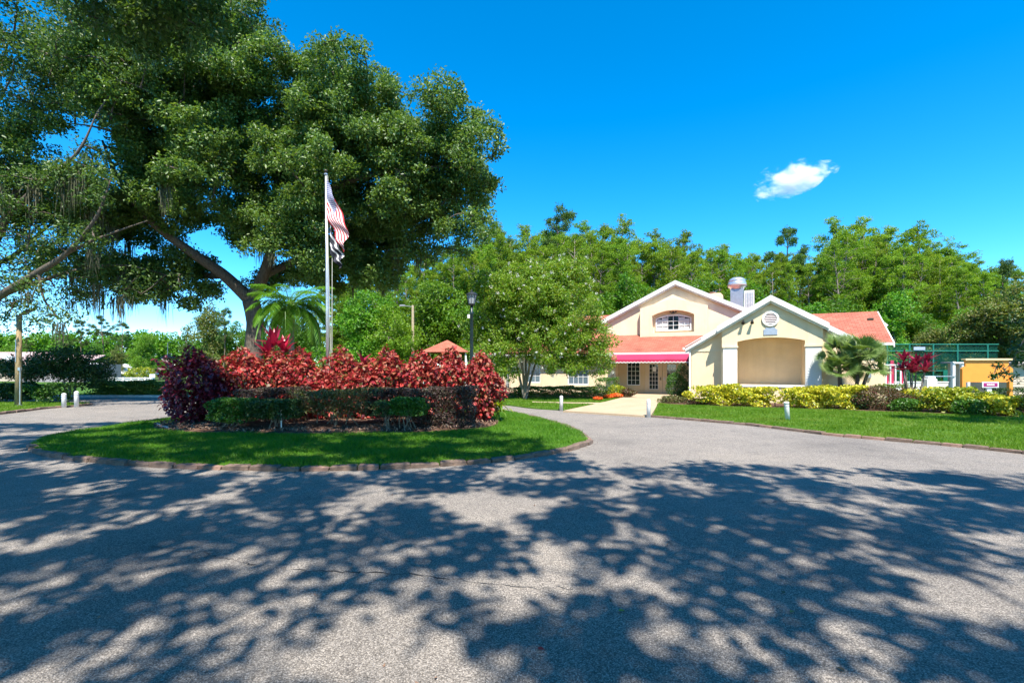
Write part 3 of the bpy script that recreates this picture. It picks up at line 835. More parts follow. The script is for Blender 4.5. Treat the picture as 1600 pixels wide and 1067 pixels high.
# --- upper gable
U = MB(); up, uc, us_ = 7.42, -3.17, 0.49
def zu(u): return up - us_*abs(u-uc)
U.prism([(-8.0,2.9),(1.66,2.9),(1.66,zu(1.66)),(uc,up),(-8.0,zu(-8.0))], 8.5, 8.75)
U.box(-8.0,-7.8,8.752,17,2.7,zu(-8.0)-0.05); U.box(1.46,1.66,8.752,17,2.7,zu(1.66)-0.05)
U.build('upper_wall', M['stucco_pale'], club)
rake(club, -8.35, 7.75-us_*5.18, uc, 7.75, 8.18, 8.38, 0.28)
rake(club, 2.02, 7.75-us_*5.19, uc, 7.75, 8.18, 8.38, 0.28)
def zv(u): return 7.69 - us_*abs(u-uc)
roof_plane('roof_plane', [(-8.40,17,zv(-8.40)),(-8.40,8.22,zv(-8.40)),(uc,8.22,zv(uc)),(uc,17,zv(uc))], club, 0.06)
roof_plane('roof_plane', [(2.06,8.22,zv(2.06)),(2.06,17,zv(2.06)),(uc,17,zv(uc)),(uc,8.22,zv(uc))], club, 0.06)
B_ = MB(); b0, b1, bc = -5.5, -1.1, -3.3
ar = (-4.69,-1.94); bs, bt = 5.36, 5.70; bb = 4.18
v0, v1 = 8.05, 8.497
B_.prism([(b0,3.7),(ar[0],3.7),(ar[0],bs),(b0,bs)], v0, v1)
B_.prism([(ar[1],3.7),(b1,3.7),(b1,bs),(ar[1],bs)], v0, v1)
B_.prism([(ar[0],3.7),(ar[1],3.7),(ar[1],bb),(ar[0],bb)], v0, v1)
B_.prism([(b0,bs),(ar[0],bs)] + arch_pts(ar[0],ar[1],bs,bt)[::-1][1:-1] + [(ar[1],bs),(b1,bs),(b1,5.92),(bc,6.52),(b0,5.92)], v0, v1)
bay = B_.build('window_bay', M['stucco_pale'], club)
# arched window in the bay
wz0, wz1, wzt = 4.40, 5.14, 5.33; wu0, wu1 = -4.40, -2.23
fr = MB()
outer = arch_pts(wu0-0.09, wu1+0.09, wz1+0.03, wzt+0.11); inner = arch_pts(wu0, wu1, wz1, wzt)
for k in range(len(outer)-1):
    fr.prism([inner[k+1], inner[k], outer[k], outer[k+1]], 8.36, 8.45)
fr.prism([(wu0-0.09,wz0-0.09),(wu0,wz0-0.09),(wu0,wz1),(wu0-0.09,wz1+0.03)], 8.36, 8.45)
fr.prism([(wu1,wz0-0.09),(wu1+0.09,wz0-0.09),(wu1+0.09,wz1+0.03),(wu1,wz1)], 8.36, 8.45)
fr.box(wu0,wu1,8.36,8.45,wz0-0.09,wz0)
aw_ = fr.build('arched_window', M['white'], club)
gl = MB(); gl.prism([(wu0,wz0),(wu1,wz0)] + inner, 8.475, 8.485)
gl.build('pane', M['glass'], aw_)
cw = (wu1-wu0)/6
def arch_z(u):
    return float(np.interp(u, [p[0] for p in inner][::-1], [p[1] for p in inner][::-1]))
for k in (0, 1, 2, 3):
    a = wu0+0.02+cw*0.98*(k if k < 2 else k+2); b = a+cw*0.94
    c = MB(); m8 = 10
    V = []; 
    for i in range(m8+1):
        u = a+(b-a)*i/m8; V += [(u,8.452+0.012*(i % 2),wz0+0.01),(u,8.452+0.012*(i % 2),min(arch_z(a),arch_z(b))-0.02)]
    c.add(V, [(2*i,2*i+2,2*i+3,2*i+1) for i in range(m8)])
    c.build('curtain', M['curtain'], aw_)
mb = MB()
for k in range(1,6): mb.box(wu0+cw*k-0.016,wu0+cw*k+0.016,8.395,8.43,wz0,arch_z(wu0+cw*k))
for z in (wz0+0.29, wz0+0.58):
    for k in range(6): mb.box(wu0+cw*k+(0.016 if k else 0),wu0+cw*(k+1)-(0.016 if k<5 else 0),8.398,8.428,z-0.014,z+0.014)
mb.build('glazing_bars', M['white'], aw_)
fl = MB(); fl.cbox(-3.36,-3.24,8.15,8.30,5.50,5.62,0.02); fl.tube([(-3.36,8.2,5.52),(-3.52,8.12,5.60)],[0.03,0.05],8); fl.tube([(-3.24,8.2,5.52),(-3.08,8.12,5.60)],[0.03,0.05],8)
fl.build('floodlight', M['dark'], bay)

# --- right wing
Rw = MB(); Rw.box(5.86,7.30,2.75,2.95,0,3.0); Rw.box(7.10,7.30,2.953,8.2,0,3.0)
Rw.prism([(5.86,3.0),(7.30,3.0),(7.30,3.01),(5.86,3.01)], 2.75, 2.95)
Rw.build('right_wing_wall', M['stucco'], club)
rw0 = -1.0
roof_plane('roof_plane', [(3.2,2.45,2.98),(7.55,2.45,2.98),(7.55,5.5,4.80),(3.2,5.5,4.80)], club, 0.08)
roof_plane('roof_plane', [(7.55,8.55,2.98),(3.2,8.55,2.98),(3.2,5.5,4.80),(7.55,5.5,4.80)], club, 0.08)
fb = MB(); fb.box(5.9,7.55,2.38,2.445,2.84,2.97); fb.build('fascia', M['white'], club)
ge = MB()
ge.add([(7.28,2.75,2.9),(7.28,8.2,2.9),(7.28,5.5,4.62),(7.1,2.75,2.9),(7.1,8.2,2.9),(7.1,5.5,4.62)], [(0,1,2),(5,4,3),(0,2,5,3),(2,1,4,5)])
ge.build('gable_end', M['stucco_pale'], club)
for (va_, za, vb_, zb_) in ((2.40,2.95,5.5,4.79),(8.6,2.95,5.5,4.79)):
    q = MB(); q.add([(7.552,va_,za-0.2),(7.552,vb_,zb_-0.2),(7.552,vb_,zb_),(7.552,va_,za),(7.60,va_,za-0.2),(7.60,vb_,zb_-0.2),(7.60,vb_,zb_),(7.60,va_,za)],
                    [(0,1,2,3),(7,6,5,4),(0,4,5,1),(3,2,6,7),(1,5,6,2),(0,3,7,4)])
    q.build('rake_board', M['white'], club)
hd = MB(); hd.prism([(7.602,3.80),(7.78,3.95),(7.602,4.12)],4.3,4.5); hd.build('soffit_return', M['white'], club)
rv = MB(); rv.cbox(6.95,7.2,4.55,4.8,4.24,4.38,0.03); rv.build('roof_vent', M['bronze'], club)
ut = MB(); ut.cbox(6.55,6.72,2.62,2.745,1.25,1.62,0.02); ut.build('meter_box', M['steel'], club)

# --- left wing, behind the flowering tree
L_ = MB()
wall_with_holes(L_, -16.6, -6.722, 0, 2.75, 5.5, 5.7, [(-9.98,-8.47,0.60,2.15),(-15.35,-14.35,0.0,2.1),(-13.2,-12.0,0.7,2.1)])
L_.box(-16.6,-16.4,5.703,14,0,2.75)
L_.build('left_wing_wall', M['stucco'], club)
grid_window(club, -9.98, -8.47, 0.60, 2.15, 5.53, 4, 3, fr=0.08, gm=M['glass_blue'], mun=0.03)
grid_window(club, -13.2, -12.0, 0.70, 2.1, 5.53, 3, 3, fr=0.07, gm=M['glass_blue'], mun=0.03)
for a, b in ((-15.35,-14.855),(-14.845,-14.35)):
    d = MB(); wall_with_holes(d, a+0.003, b-0.003, 0.01, 2.095, 5.53, 5.58, [(a+0.12,b-0.12,0.3,1.95)]); dd = d.build('door', M['door'], club)
    grid_window(dd, a+0.12, b-0.12, 0.3, 1.95, 5.54, 2, 5, name='door_light', fr=0.015, depth=0.03)
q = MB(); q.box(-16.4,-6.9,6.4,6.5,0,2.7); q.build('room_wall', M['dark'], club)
roof_plane('roof_plane', [(-17.1,4.95,2.72),(-7.2,4.95,2.72),(-7.2,8.6,4.16),(-8.3,12.5,6.05),(-11.6,12.5,6.05)], club, 0.08)
roof_plane('roof_plane', [(-17.1,20.0,2.72),(-17.1,4.95,2.72),(-11.6,12.5,6.05)], club, 0.08)
fb = MB(); fb.box(-17.12,-7.21,4.88,4.945,2.57,2.71); fb.build('fascia', M['white'], club)
sf = MB(); sf.box(-17.0,-7.1,4.95,5.497,2.52,2.565); sf.build('soffit', M['offwhite'], club)

# --- rooftop exhaust and condenser
ex = thing('exhaust_vent', 'galvanised kitchen exhaust with round drum cap on the clubhouse roof', 'roof vent', (10.57,24.5,0), math.radians(-25))
m = MB(); m.cbox(0.24,1.08,10.6,11.4,5.6,7.25,0.01); m.build('duct', M['steel'], ex)
m = MB(); m.lathe([(0.38,7.255),(0.46,7.27),(0.46,7.36),(0.58,7.42),(0.60,7.60),(0.60,7.72),(0.55,7.76),(0.55,7.82),(0.57,7.84),(0.48,7.98),(0.30,8.08),(0.05,8.11)], 24, 0.66, 11.0); m.build('drum_cap', M['alu'], ex, True)
m = MB(); m.lathe([(0.612,7.50),(0.62,7.51),(0.62,7.56),(0.612,7.57)], 24, 0.66, 11.0); m.build('band', M['pinkroof'], ex)
ac = thing('condenser_unit', 'white louvred condenser box beside the roof exhaust', 'air conditioner', (10.57,24.5,0), math.radians(-25))
m = MB(); m.cbox(1.12,1.75,11.0,11.7,5.4,7.15,0.02); m.build('casing', M['offwhite'], ac)
for k in range(5):
    m = MB(); m.box(1.20+0.10*k,1.25+0.10*k,10.975,10.997,6.0,7.0); m.build('louvre', M['steel'], ac)
hb = thing('roof_hood', 'small beige hood on the ridge behind the upper gable', 'roof vent', (10.57,24.5,0), math.radians(-25))
m = MB(); m.prism([(-1.15,6.0),(-0.25,6.0),(-0.25,6.95),(-0.40,7.12),(-0.75,7.15),(-1.15,7.08)], 11.2, 12.2); m.build('hood', M['stucco_pale'], hb)
m = MB(); m.box(-1.15,-0.75,11.3,12.1,7.152,7.24); m.build('cap', M['kerb2'], hb)

# --- gazebo roof behind the island
gz = thing('gazebo', 'open gazebo with orange pyramid roof beyond the red shrubs', 'gazebo', (xat(699,44),44,0))
ap = (0,0,4.30)
cs = [(-2.1,-2.1,3.15),(2.1,-2.1,3.15),(2.1,2.1,3.15),(-2.1,2.1,3.15)]
for k in range(4):
    roof_plane('roof_plane', [cs[k], cs[(k+1)%4], ap], gz, 0.05)
for x, y, z in cs:
    m = MB(); m.box(x*0.88-0.07,x*0.88+0.07,y*0.88-0.07,y*0.88+0.07,0,3.2); m.build('post', M['white'], gz)
m = MB(); m.box(-1.9,1.9,-1.9,1.9,0.0,0.12); m.build('floor_slab', M['concrete'], gz)

# ================================================================== TREES
def add_branches(mb, rng, nodes, targets, r0=0.07, r1=0.012, sag=0.15, n=5):
    """join each target to the nearest node of the skeleton with a curved twig"""
    nodes = [np.array(p, float) for p in nodes]
    arr = np.array(nodes)
    order = np.argsort([np.min(np.linalg.norm(arr - t, axis=1)) for t in targets])
    for i in order:
        t = targets[i]
        d = np.linalg.norm(arr - t, axis=1) + 0.5*np.maximum(0, arr[:,2]-t[2])
        p = arr[np.argmin(d)]
        L = np.linalg.norm(t-p)
        if L < 0.25: continue
        mid = (p+t)/2 + rng.normal(size=3)*0.10*L + np.array([0,0,sag*L])
        pts = [tuple((1-s)**2*p + 2*s*(1-s)*mid + s*s*t) for s in np.linspace(0,1,n)]
        rr = r0*min(1.0, 0.35+0.2*L)
        mb.tube(pts, list(np.linspace(rr, r1, n)), 5, False)
        arr = np.vstack([arr, np.array(pts[1:])])
def clump_leaves(rng, centers, radii, per, size, aspect=0.5, up=0.35, droop=0.15, flat=0.75, hollow=0.45, fold=0.16):
    out = []
    pos = []; dirs = []
    for c, R, k in zip(centers, radii, per):
        d = unit(rng.normal(size=(k,3)))
        rr = R*(hollow+(1-hollow)*rng.random(k)**0.6)
        lump = 1+0.25*np.sin(d[:,0]*5+c[0]*3)*np.sin(d[:,1]*4+c[1]*2)+0.15*np.sin(d[:,2]*7+c[2])
        q = d*(rr*lump)[:,None]; q[:,2] *= flat
        pos.append(c+q); dirs.append(d)
    pos = np.concatenate(pos); dirs = np.concatenate(dirs)
    return leaf_arrays(rng, pos, np.full(len(pos), size), aspect, dirs, up, droop, fold)
def sample_ellipsoids(rng, ells, n, mind, shell=0.0):
    """clump centres spread through a union of ellipsoids (c, r), no closer than mind"""
    vol = np.array([np.prod(r) for c, r in ells]); pr = vol/vol.sum(); P = []
    tries = 0
    while len(P) < n and tries < n*60:
        tries += 1
        c, rr = ells[rng.choice(len(ells), p=pr)]
        d = rng.normal(size=3); d /= np.linalg.norm(d)
        q = np.array(c) + d*np.array(rr)*(shell+(1-shell)*rng.random()**0.45)
        if P and np.min(np.linalg.norm(np.array(P)-q, axis=1)) < mind: continue
        P.append(q)
    return np.array(P)
def lobed_centres(rng, ells, nl, per, mind, r0, r1):
    L = sample_ellipsoids(rng, ells, nl, mind); P = []
    for c in L:
        R = rng.uniform(r0, r1)
        d = unit(rng.normal(size=(per,3))*np.array([1,1,0.85])+np.array([0,-0.25,0.35]))
        P.append(c+d*R*rng.uniform(0.7,1.0,(per,1))*np.array([1.15,1.15,0.8]))
    return np.concatenate(P)
def moss_arrays(rng, pts, length=1.0, per=26):
    length *= 1.25; per = int(per*1.5)
    V = []
    for p in pts:
        L = length*(0.5+rng.random())
        for k in range(per):
            o = rng.normal(size=3)*np.array([0.13,0.13,0.05])
            l = L*(0.35+0.65*rng.random()); w = 0.008+0.012*rng.random(); a = rng.uniform(0,PI)
            s = np.array([math.cos(a), math.sin(a), 0])*w
            t = p+o; b = t+np.array([rng.normal()*0.07, rng.normal()*0.07, -l]); m = (t+b)/2+rng.normal(size=3)*0.04
            V += [t-s, t+s, m+s, m-s, b]
    V = np.array(V, np.float32); n = len(V)//5
    B = (np.arange(n)*5)[:,None]
    F = np.concatenate([B+[0,1,2], B+[0,2,3], B+[3,2,4]], 1).reshape(-1,3)
    return V, F

# --- the big oak behind the island
def P3(px, py, Y): return tuple(at(px, py, Y))
def PR(rx, rz, ry, Y): return (rx*Y/FPX, ry, rz*Y/FPX)
r = np.random.default_rng(21)
YO = 27.0
oak = thing('oak_tree', 'huge spreading live oak rising behind the flagpole island', 'tree', (xat(398,YO),YO,0))
OB = np.array([xat(398,YO),YO,0.0])
limbs = [
    [(398,640,27),(396,560,27),(399,505,27),(392,470,27)],
    [(392,470,27),(350,430,26.5),(300,395,25.5),(240,350,24.5),(190,290,24),(160,220,24)],
    [(392,470,27),(412,430,27),(424,385,27),(428,320,27),(440,240,27),(455,160,27),(470,110,27.5)],
    [(424,385,27),(470,330,26),(530,290,25),(600,270,24.5),(670,262,24.5),(730,262,24.5)],
    [(428,320,27),(380,260,26),(330,200,25.5),(300,120,26),(290,50,26)],
    [(412,430,27),(480,400,28.5),(560,370,30),(640,350,31)],
    [(350,430,26.5),(300,430,28),(240,420,29.5),(190,395,31)],
    [(440,240,27),(500,180,26.5),(560,150,26),(610,140,26)],
    [(470,110,27.5),(492,84,27),(512,68,27),(530,76,26.8),(541,105,26.5)],
]
mb = MB(); nodes = []
R0 = [0.50,0.36,0.36,0.24,0.22,0.24,0.20,0.15,0.08]; R1 = [0.44,0.05,0.04,0.03,0.03,0.04,0.04,0.03,0.025]
for L, a, b in zip(limbs, R0, R1):
    pts = spline([tuple(at(*p)-OB) for p in L], False, 5)
    mb.tube(pts, list(np.linspace(a, b, len(pts))), 10)
    nodes += pts[3:]
ells = [(P3(330,190,25.5),PR(165,125,4.6,25.5)), (P3(500,225,26),PR(135,120,4.8,26)), (P3(575,195,26),PR(80,75,3.4,26)),
        (P3(715,240,24.5),PR(58,80,2.2,24.5)), (P3(660,300,26),PR(80,70,3,26)), (P3(560,345,28),PR(120,75,3.6,28)),
        (P3(270,350,25.5),PR(95,60,3.2,25.5)), (P3(200,420,28),PR(90,40,2.6,28)), (P3(705,345,25),PR(38,60,1.2,25)),
        (P3(330,70,26.5),PR(95,80,3.6,26.5)), (P3(180,230,24),PR(70,80,3,24)), (P3(440,320,24.5),PR(75,70,2.2,24.5)), (P3(500,130,26.5),PR(75,42,2.4,26.5)),
        (P3(600,400,28),PR(75,45,2.6,28)), (P3(690,375,26),PR(50,45,1.8,26)), (P3(530,420,30),PR(55,30,2.0,30)), (P3(250,425,27),PR(70,40,2.4,27)), (P3(150,330,25),PR(80,70,2.6,25)), (P3(470,400,25),PR(40,40,1.4,25)), (P3(620,330,25),PR(70,60,2.2,25)), (P3(300,300,24),PR(90,60,2.2,24))]
ells += [(P3(335,385,23.5),PR(80,40,1.6,23.5)), (P3(480,385,23.8),PR(50,45,1.4,23.8)), (P3(640,395,26.5),PR(85,50,2.0,26.5)), (P3(735,300,24.5),PR(30,75,1.4,24.5)), (P3(560,430,27),PR(45,30,1.4,27)), (P3(275,440,26),PR(75,28,1.4,26)), (P3(200,452,27),PR(70,24,1.4,27)), (P3(500,440,29.5),PR(70,36,1.4,29.5)), (P3(600,445,30),PR(60,30,1.4,30)), (P3(320,455,28.5),PR(50,25,1.2,28.5)), (P3(388,372,28.8),PR(48,62,1.3,28.8)), (P3(345,470,29.5),PR(45,22,1.2,29.5)), (P3(450,445,29),PR(50,35,1.2,29)), (P3(390,400,24.6),PR(45,28,0.9,24.6)), (P3(335,430,24.2),PR(45,28,0.8,24.2)), (P3(455,425,24.4),PR(38,34,0.8,24.4)), (P3(300,465,26.5),PR(50,22,1.0,26.5)), (P3(500,455,26),PR(45,26,1.0,26))]
ells += [(P3(700,240,24.5),PR(70,85,2.2,24.5)), (P3(620,230,25.5),PR(80,90,2.6,25.5))]
C = lobed_centres(r, ells, 265, 9, 0.90, 0.85, 1.45)
C = C[(800+C[:,0]*FPX/C[:,1] < 784)]
extra = [P3(485,92,27),P3(500,74,27),P3(522,66,27),P3(536,86,26.8),P3(545,108,26.6),P3(470,100,27.3),P3(552,122,26.5),P3(560,105,26.5),P3(470,118,27),
         P3(690,170,24.5),P3(720,158,24.5),P3(745,180,24.5),P3(765,205,24.5),P3(772,245,24.5),P3(768,285,24.5),P3(600,112,26),P3(585,104,26),P3(640,150,26)]
C = np.vstack([C, np.array(extra)])
# keep the view to the trunk fork open from the front
pxs = 800+C[:,0]*FPX/C[:,1]; pys = HOR-(C[:,2]-CAM_H)*FPX/C[:,1]
keep = ~((pys > 435) & (pxs > 368) & (pxs < 440) & (C[:,1] < 27.5)) & (pys < 488) & ~((pxs > 60) & (pxs < 190) & (pys > 195) & (pys < 300))
C = C[keep]
add_branches(mb, r, nodes, list(C-OB), 0.085, 0.012)
mb.build('trunk', M['bark_oak'], oak, True)
rad = r.uniform(0.45,0.8,len(C)); rad[-len(extra):] = 0.34
V, F = clump_leaves(r, C-OB, rad, [int(430*q**1.5) for q in rad], 0.16, 0.55, 0.4, 0.2, 0.72, 0.25)
put('crown', fast_mesh('crown', V, F), M['L_oak'], oak)
mp = C[(C[:,2] < 12) & (r.random(len(C)) < 0.035)]
V, F = moss_arrays(r, mp-OB-np.array([0,0,0.4]), 1.1)
put('hanging_moss', fast_mesh('hanging_moss', V, F), M['moss'], oak)

# --- sparse oak at the left edge
r = np.random.default_rng(31)
oak2 = thing('oak_tree', 'sparse moss hung oak at the left edge above the floodlight pole', 'tree', (-25.6,22.0,0))
OB = np.array([-25.6,22.0,0.0])
limbs = [
    [(-84,640,22),(-80,560,22),(-60,500,22)],
    [(-60,500,22),(0,462,21),(60,425,20.5),(105,395,20),(150,340,19.5),(175,275,19.5)],
    [(-60,500,22),(-30,420,22),(10,340,22),(40,250,22),(55,150,22)],
    [(0,462,21),(60,440,22),(130,420,23),(200,415,24),(260,430,25)],
    [(105,395,20),(160,370,20.5),(230,345,21)],
    [(10,340,22),(60,290,21),(120,240,20.5),(150,180,20.5)],
    [(-30,420,22),(20,400,24),(80,350,25),(140,310,26)],
    [(60,425,20.5),(70,470,20.5),(100,505,21)],
]
mb = MB(); nodes = []
R0 = [0.45,0.20,0.28,0.12,0.08,0.13,0.13,0.07]; R1 = [0.38,0.02,0.03,0.02,0.015,0.02,0.02,0.015]
for L, a, b in zip(limbs, R0, R1):
    pts = spline([tuple(at(*p)-OB) for p in L], False, 5)
    mb.tube(pts, list(np.linspace(a, b, len(pts))), 9); nodes += pts[3:]
ells = [(P3(90,95,22),PR(130,95,4.0,22)), (P3(20,250,23),PR(80,90,3.4,23)), (P3(110,330,22.5),PR(130,70,3.4,22.5)),
        (P3(60,420,23),PR(110,55,3.0,23)), (P3(190,440,24.5),PR(110,40,2.5,24.5)), (P3(20,490,23),PR(60,45,2,23)), (P3(-80,300,22),PR(90,150,4,22)),
        (P3(380,30,25),PR(50,60,2.0,25)), (P3(170,270,22),PR(60,60,2.4,22)), (P3(230,110,23),PR(90,90,3,23))]
C = sample_ellipsoids(r, ells, 620, 0.52)
C = np.vstack([C]+[np.array([at(*p)+r.normal(size=3)*0.35 for p in spline(L, False, 4)[4:]]) for L in limbs[1:]])
pxs = 800+C[:,0]*FPX/C[:,1]; pys = HOR-(C[:,2]-CAM_H)*FPX/C[:,1]
thin = (pys > 300) & (r.random(len(C)) < 0.25)
C = C[~thin & (pys < 515) & ~((pxs > 40) & (pxs < 200) & (pys > 195) & (pys < 265) & (r.random(len(C)) < 0.85)) & ~((pxs > 175) & (pxs < 330) & (pys > 200) & (pys < 420))]
add_branches(mb, r, nodes, list(C-OB), 0.075, 0.010)
mb.build('trunk', M['bark_oak'], oak2, True)
rad = r.uniform(0.45,0.95,len(C)); pys = HOR-(C[:,2]-CAM_H)*FPX/C[:,1]
dens = np.where(pys > 330, 200, 400)
V, F = clump_leaves(r, C-OB, rad, [int(d*q**1.5) for q, d in zip(rad, dens)], 0.14, 0.5, 0.35, 0.25, 0.7, 0.25)
put('crown', fast_mesh('crown', V, F), M['L_oak2'], oak2)
mp = C[(pys > 200) & (r.random(len(C)) < 0.11)]
V, F = moss_arrays(r, mp-OB-np.array([0,0,0.3]), 1.25, 24)
put('hanging_moss', fast_mesh('hanging_moss', V, F), M['moss'], oak2)

# --- shade trees standing behind the viewer; their crowns dapple the asphalt and the island
KX, KY = -0.08, 0.59
def yb(x):
    return float(np.interp(x, [-22,-12.5,-10.8,-8.9,-8.2,-1.2,0.0,1.8,4,8,14], [15.2,15.6,16.8,16.6,14.5,14.3,11.8,9.2,8.8,7.8,7.0]))
def gap(x, y):
    return (0.5*math.sin(1.15*x+0.8*math.sin(1.7*y))*math.sin(1.75*y+1.1*math.sin(0.8*x+1)) + 0.9*math.sin(2.7*x+1.9+1.2*math.sin(1.1*y))*math.sin(3.7*y-0.6*x+0.9*math.sin(1.9*x)))
r = np.random.default_rng(77)
shade_specs = [('oak_tree', 'shade oak whose dark bough hangs into the top left of the view', (-7.5,-5.0), (-22,-3.2)),
               ('oak_tree', 'shade oak behind the viewer that dapples the middle of the asphalt', (1.5,-7.5), (-3.2,5.2)),
               ('oak_tree', 'shade oak behind the viewer that dapples the right of the asphalt', (10.5,-5.5), (5.2,15))]
for nm, lb, (tx, ty), (xa, xb) in shade_specs:
    t = thing(nm, lb, 'tree', (tx,ty,0), 0, 'shade oaks behind the viewer')
    OB = np.array([tx,ty,0.0]); P = []; tries = 0
    area = 0
    want = int((xb-xa)*11*(5.0 if tx < -5 else 3.4))
    while len(P) < want and tries < 60000:
        tries += 1
        xs, ys = r.uniform(xa,xb), r.uniform(-1.5, 16.6)
        if ys > yb(xs) - 0.35: continue
        g = gap(xs, ys)
        edge = yb(xs)-ys
        if g > ((0.36 if ys < 5.2 else 0.46) if xs > -11.5 and ys < 8.6 else (0.42 if xs > -11.5 else 0.2)) and r.random() < 0.985: continue
        z = r.uniform(10.0, 15.0)
        q = np.array([xs-KX*z, ys-KY*z, z])
        if P and np.min(np.linalg.norm(np.array(P)-q, axis=1)) < 0.46: continue
        P.append(q)
    # unseen extra crown clumps, added behind the viewer to block sky light
    for k in range(300):
        z = r.uniform(6.5, 16.5); q = np.array([tx+r.normal()*4.2, min(r.uniform(-17,-2), 0.6-KY*z), z])
        P.append(q)
    C = np.array(P); nodes = []
    mb = MB()
    tr = spline([(0,0,0),(0.1,0.2,2.2),(0.0,0.5,4.2),(0.2,0.9,5.6)], False, 4)
    mb.tube(tr, list(np.linspace(0.5,0.34,len(tr))), 10)
    cen = C.mean(0)-OB
    for k in range(6):
        a = C[r.integers(len(C))]-OB
        L = spline([tr[-1], tuple(np.array(tr[-1])*0.7+a*0.3+np.array([0,0,1.2])+r.normal(size=3)*0.8), tuple(np.array(tr[-1])*0.35+a*0.65+np.array([0,0,0.8])+r.normal(size=3)*0.8), tuple(a)], False, 6)
        mb.tube(L, list(np.linspace(0.06,0.012,len(L))), 7); nodes += L[2:]
    add_branches(mb, r, nodes, list(C-OB), 0.022, 0.006)
    rad = r.uniform(0.405,0.58,len(C)); rad[-300:] = r.uniform(0.8,1.25,300)
    if tx < -5:   # the low bough that shows at the top of the view
        low = []
        for k in range(80):
            px, py = r.uniform(128,335), r.uniform(-120,88)
            if py > 92-0.0045*(px-245)**2+12*math.sin(px*0.09): continue
            low.append(at(px, py, r.uniform(6.6,8.2)))
        low = np.array(low)
        mb.tube(spline([tuple(nodes[-1]), tuple(at(140,-260,5.0)-OB), tuple(at(215,-40,7.2)-OB), tuple(at(300,30,7.6)-OB)], False, 6), list(np.linspace(0.14,0.02,19)), 7)
        add_branches(mb, r, [at(215,-40,7.2)-OB, at(260,-5,7.4)-OB, at(300,30,7.6)-OB, at(180,-60,7)-OB], list(low-OB), 0.02, 0.005)
        C = np.vstack([C, low]); rad = np.concatenate([rad, r.uniform(0.2,0.34,len(low))])
    mb.build('trunk', M['bark_oak'], t, True)
    per = [int(210*q**1.3) if q > 0.4 else 230 for q in rad]
    big = rad > 0.4
    V1, F1 = clump_leaves(r, C[big]-OB, rad[big], [p for p, b in zip(per, big) if b], 0.21, 0.6, 0.5, 0.15, 0.75, 0.2)
    arrs = [(V1, F1)]
    if (~big).any():
        arrs.append(clump_leaves(r, C[~big]-OB, rad[~big], [p for p, b in zip(per, big) if not b], 0.075, 0.5, 0.4, 0.2, 0.8, 0.1))
    V, F = cat_arrays(arrs)
    put('crown', fast_mesh('crown', V, F), M['L_oak2'], t)

# --- tree at the right edge: its twigs hang into the view and it shades the lawn
r = np.random.default_rng(41)
rt = thing('oak_tree', 'dark leaved tree at the right edge hanging over the orange board', 'tree', (19.6,12.2,0))
OB = np.array([19.6,12.2,0.0])
mb = MB(); tr = spline([(0,0,0),(-0.1,0.1,2.0),(-0.4,0.2,3.6),(-0.9,0.3,5.0)], False, 4); mb.tube(tr, list(np.linspace(0.28,0.16,len(tr))), 9)
C = []
for k in range(46):
    xs, ys = r.uniform(12.0,19), r.uniform(14.2,17.2); z = r.uniform(6.0,8.8)
    q = np.array([xs-KX*z, ys-KY*z, z])
    if q[0] < 1.11*q[1]+0.3: continue
    C.append(q)
fringe = [at(r.uniform(1572,1640), r.uniform(480,575), r.uniform(13.4,15.0)) for k in range(26)] + [at(1558,572,14.0), at(1566,583,14.1), at(1552,588,13.9), at(1585,590,14.0), at(1596,560,14.0), at(1590,545,14.0), at(1600,525,14)]
nb = len(C); C = np.array(C+fringe)
nodes = tr[6:]
br = spline([tr[-1], tuple(at(1690,430,13.6)-OB), tuple(at(1620,500,13.9)-OB), tuple(at(1585,560,14.0)-OB)], False, 5); mb.tube(br, list(np.linspace(0.08,0.01,len(br))), 6); nodes += br[5:]
add_branches(mb, r, nodes, list(C-OB), 0.035, 0.006)
mb.build('trunk', M['bark_grey'], rt, True)
V, F = cat_arrays([clump_leaves(r, C[:nb]-OB, r.uniform(0.45,0.8,nb), [130]*nb, 0.18, 0.55, 0.4, 0.2, 0.75, 0.2),
                   clump_leaves(r, C[nb:]-OB, r.uniform(0.10,0.30,len(C)-nb), [42]*(len(C)-nb), 0.10, 0.5, 0.4, 0.3, 0.8, 0.1)])
put('crown', fast_mesh('crown', V, F), M['L_dark'], rt)

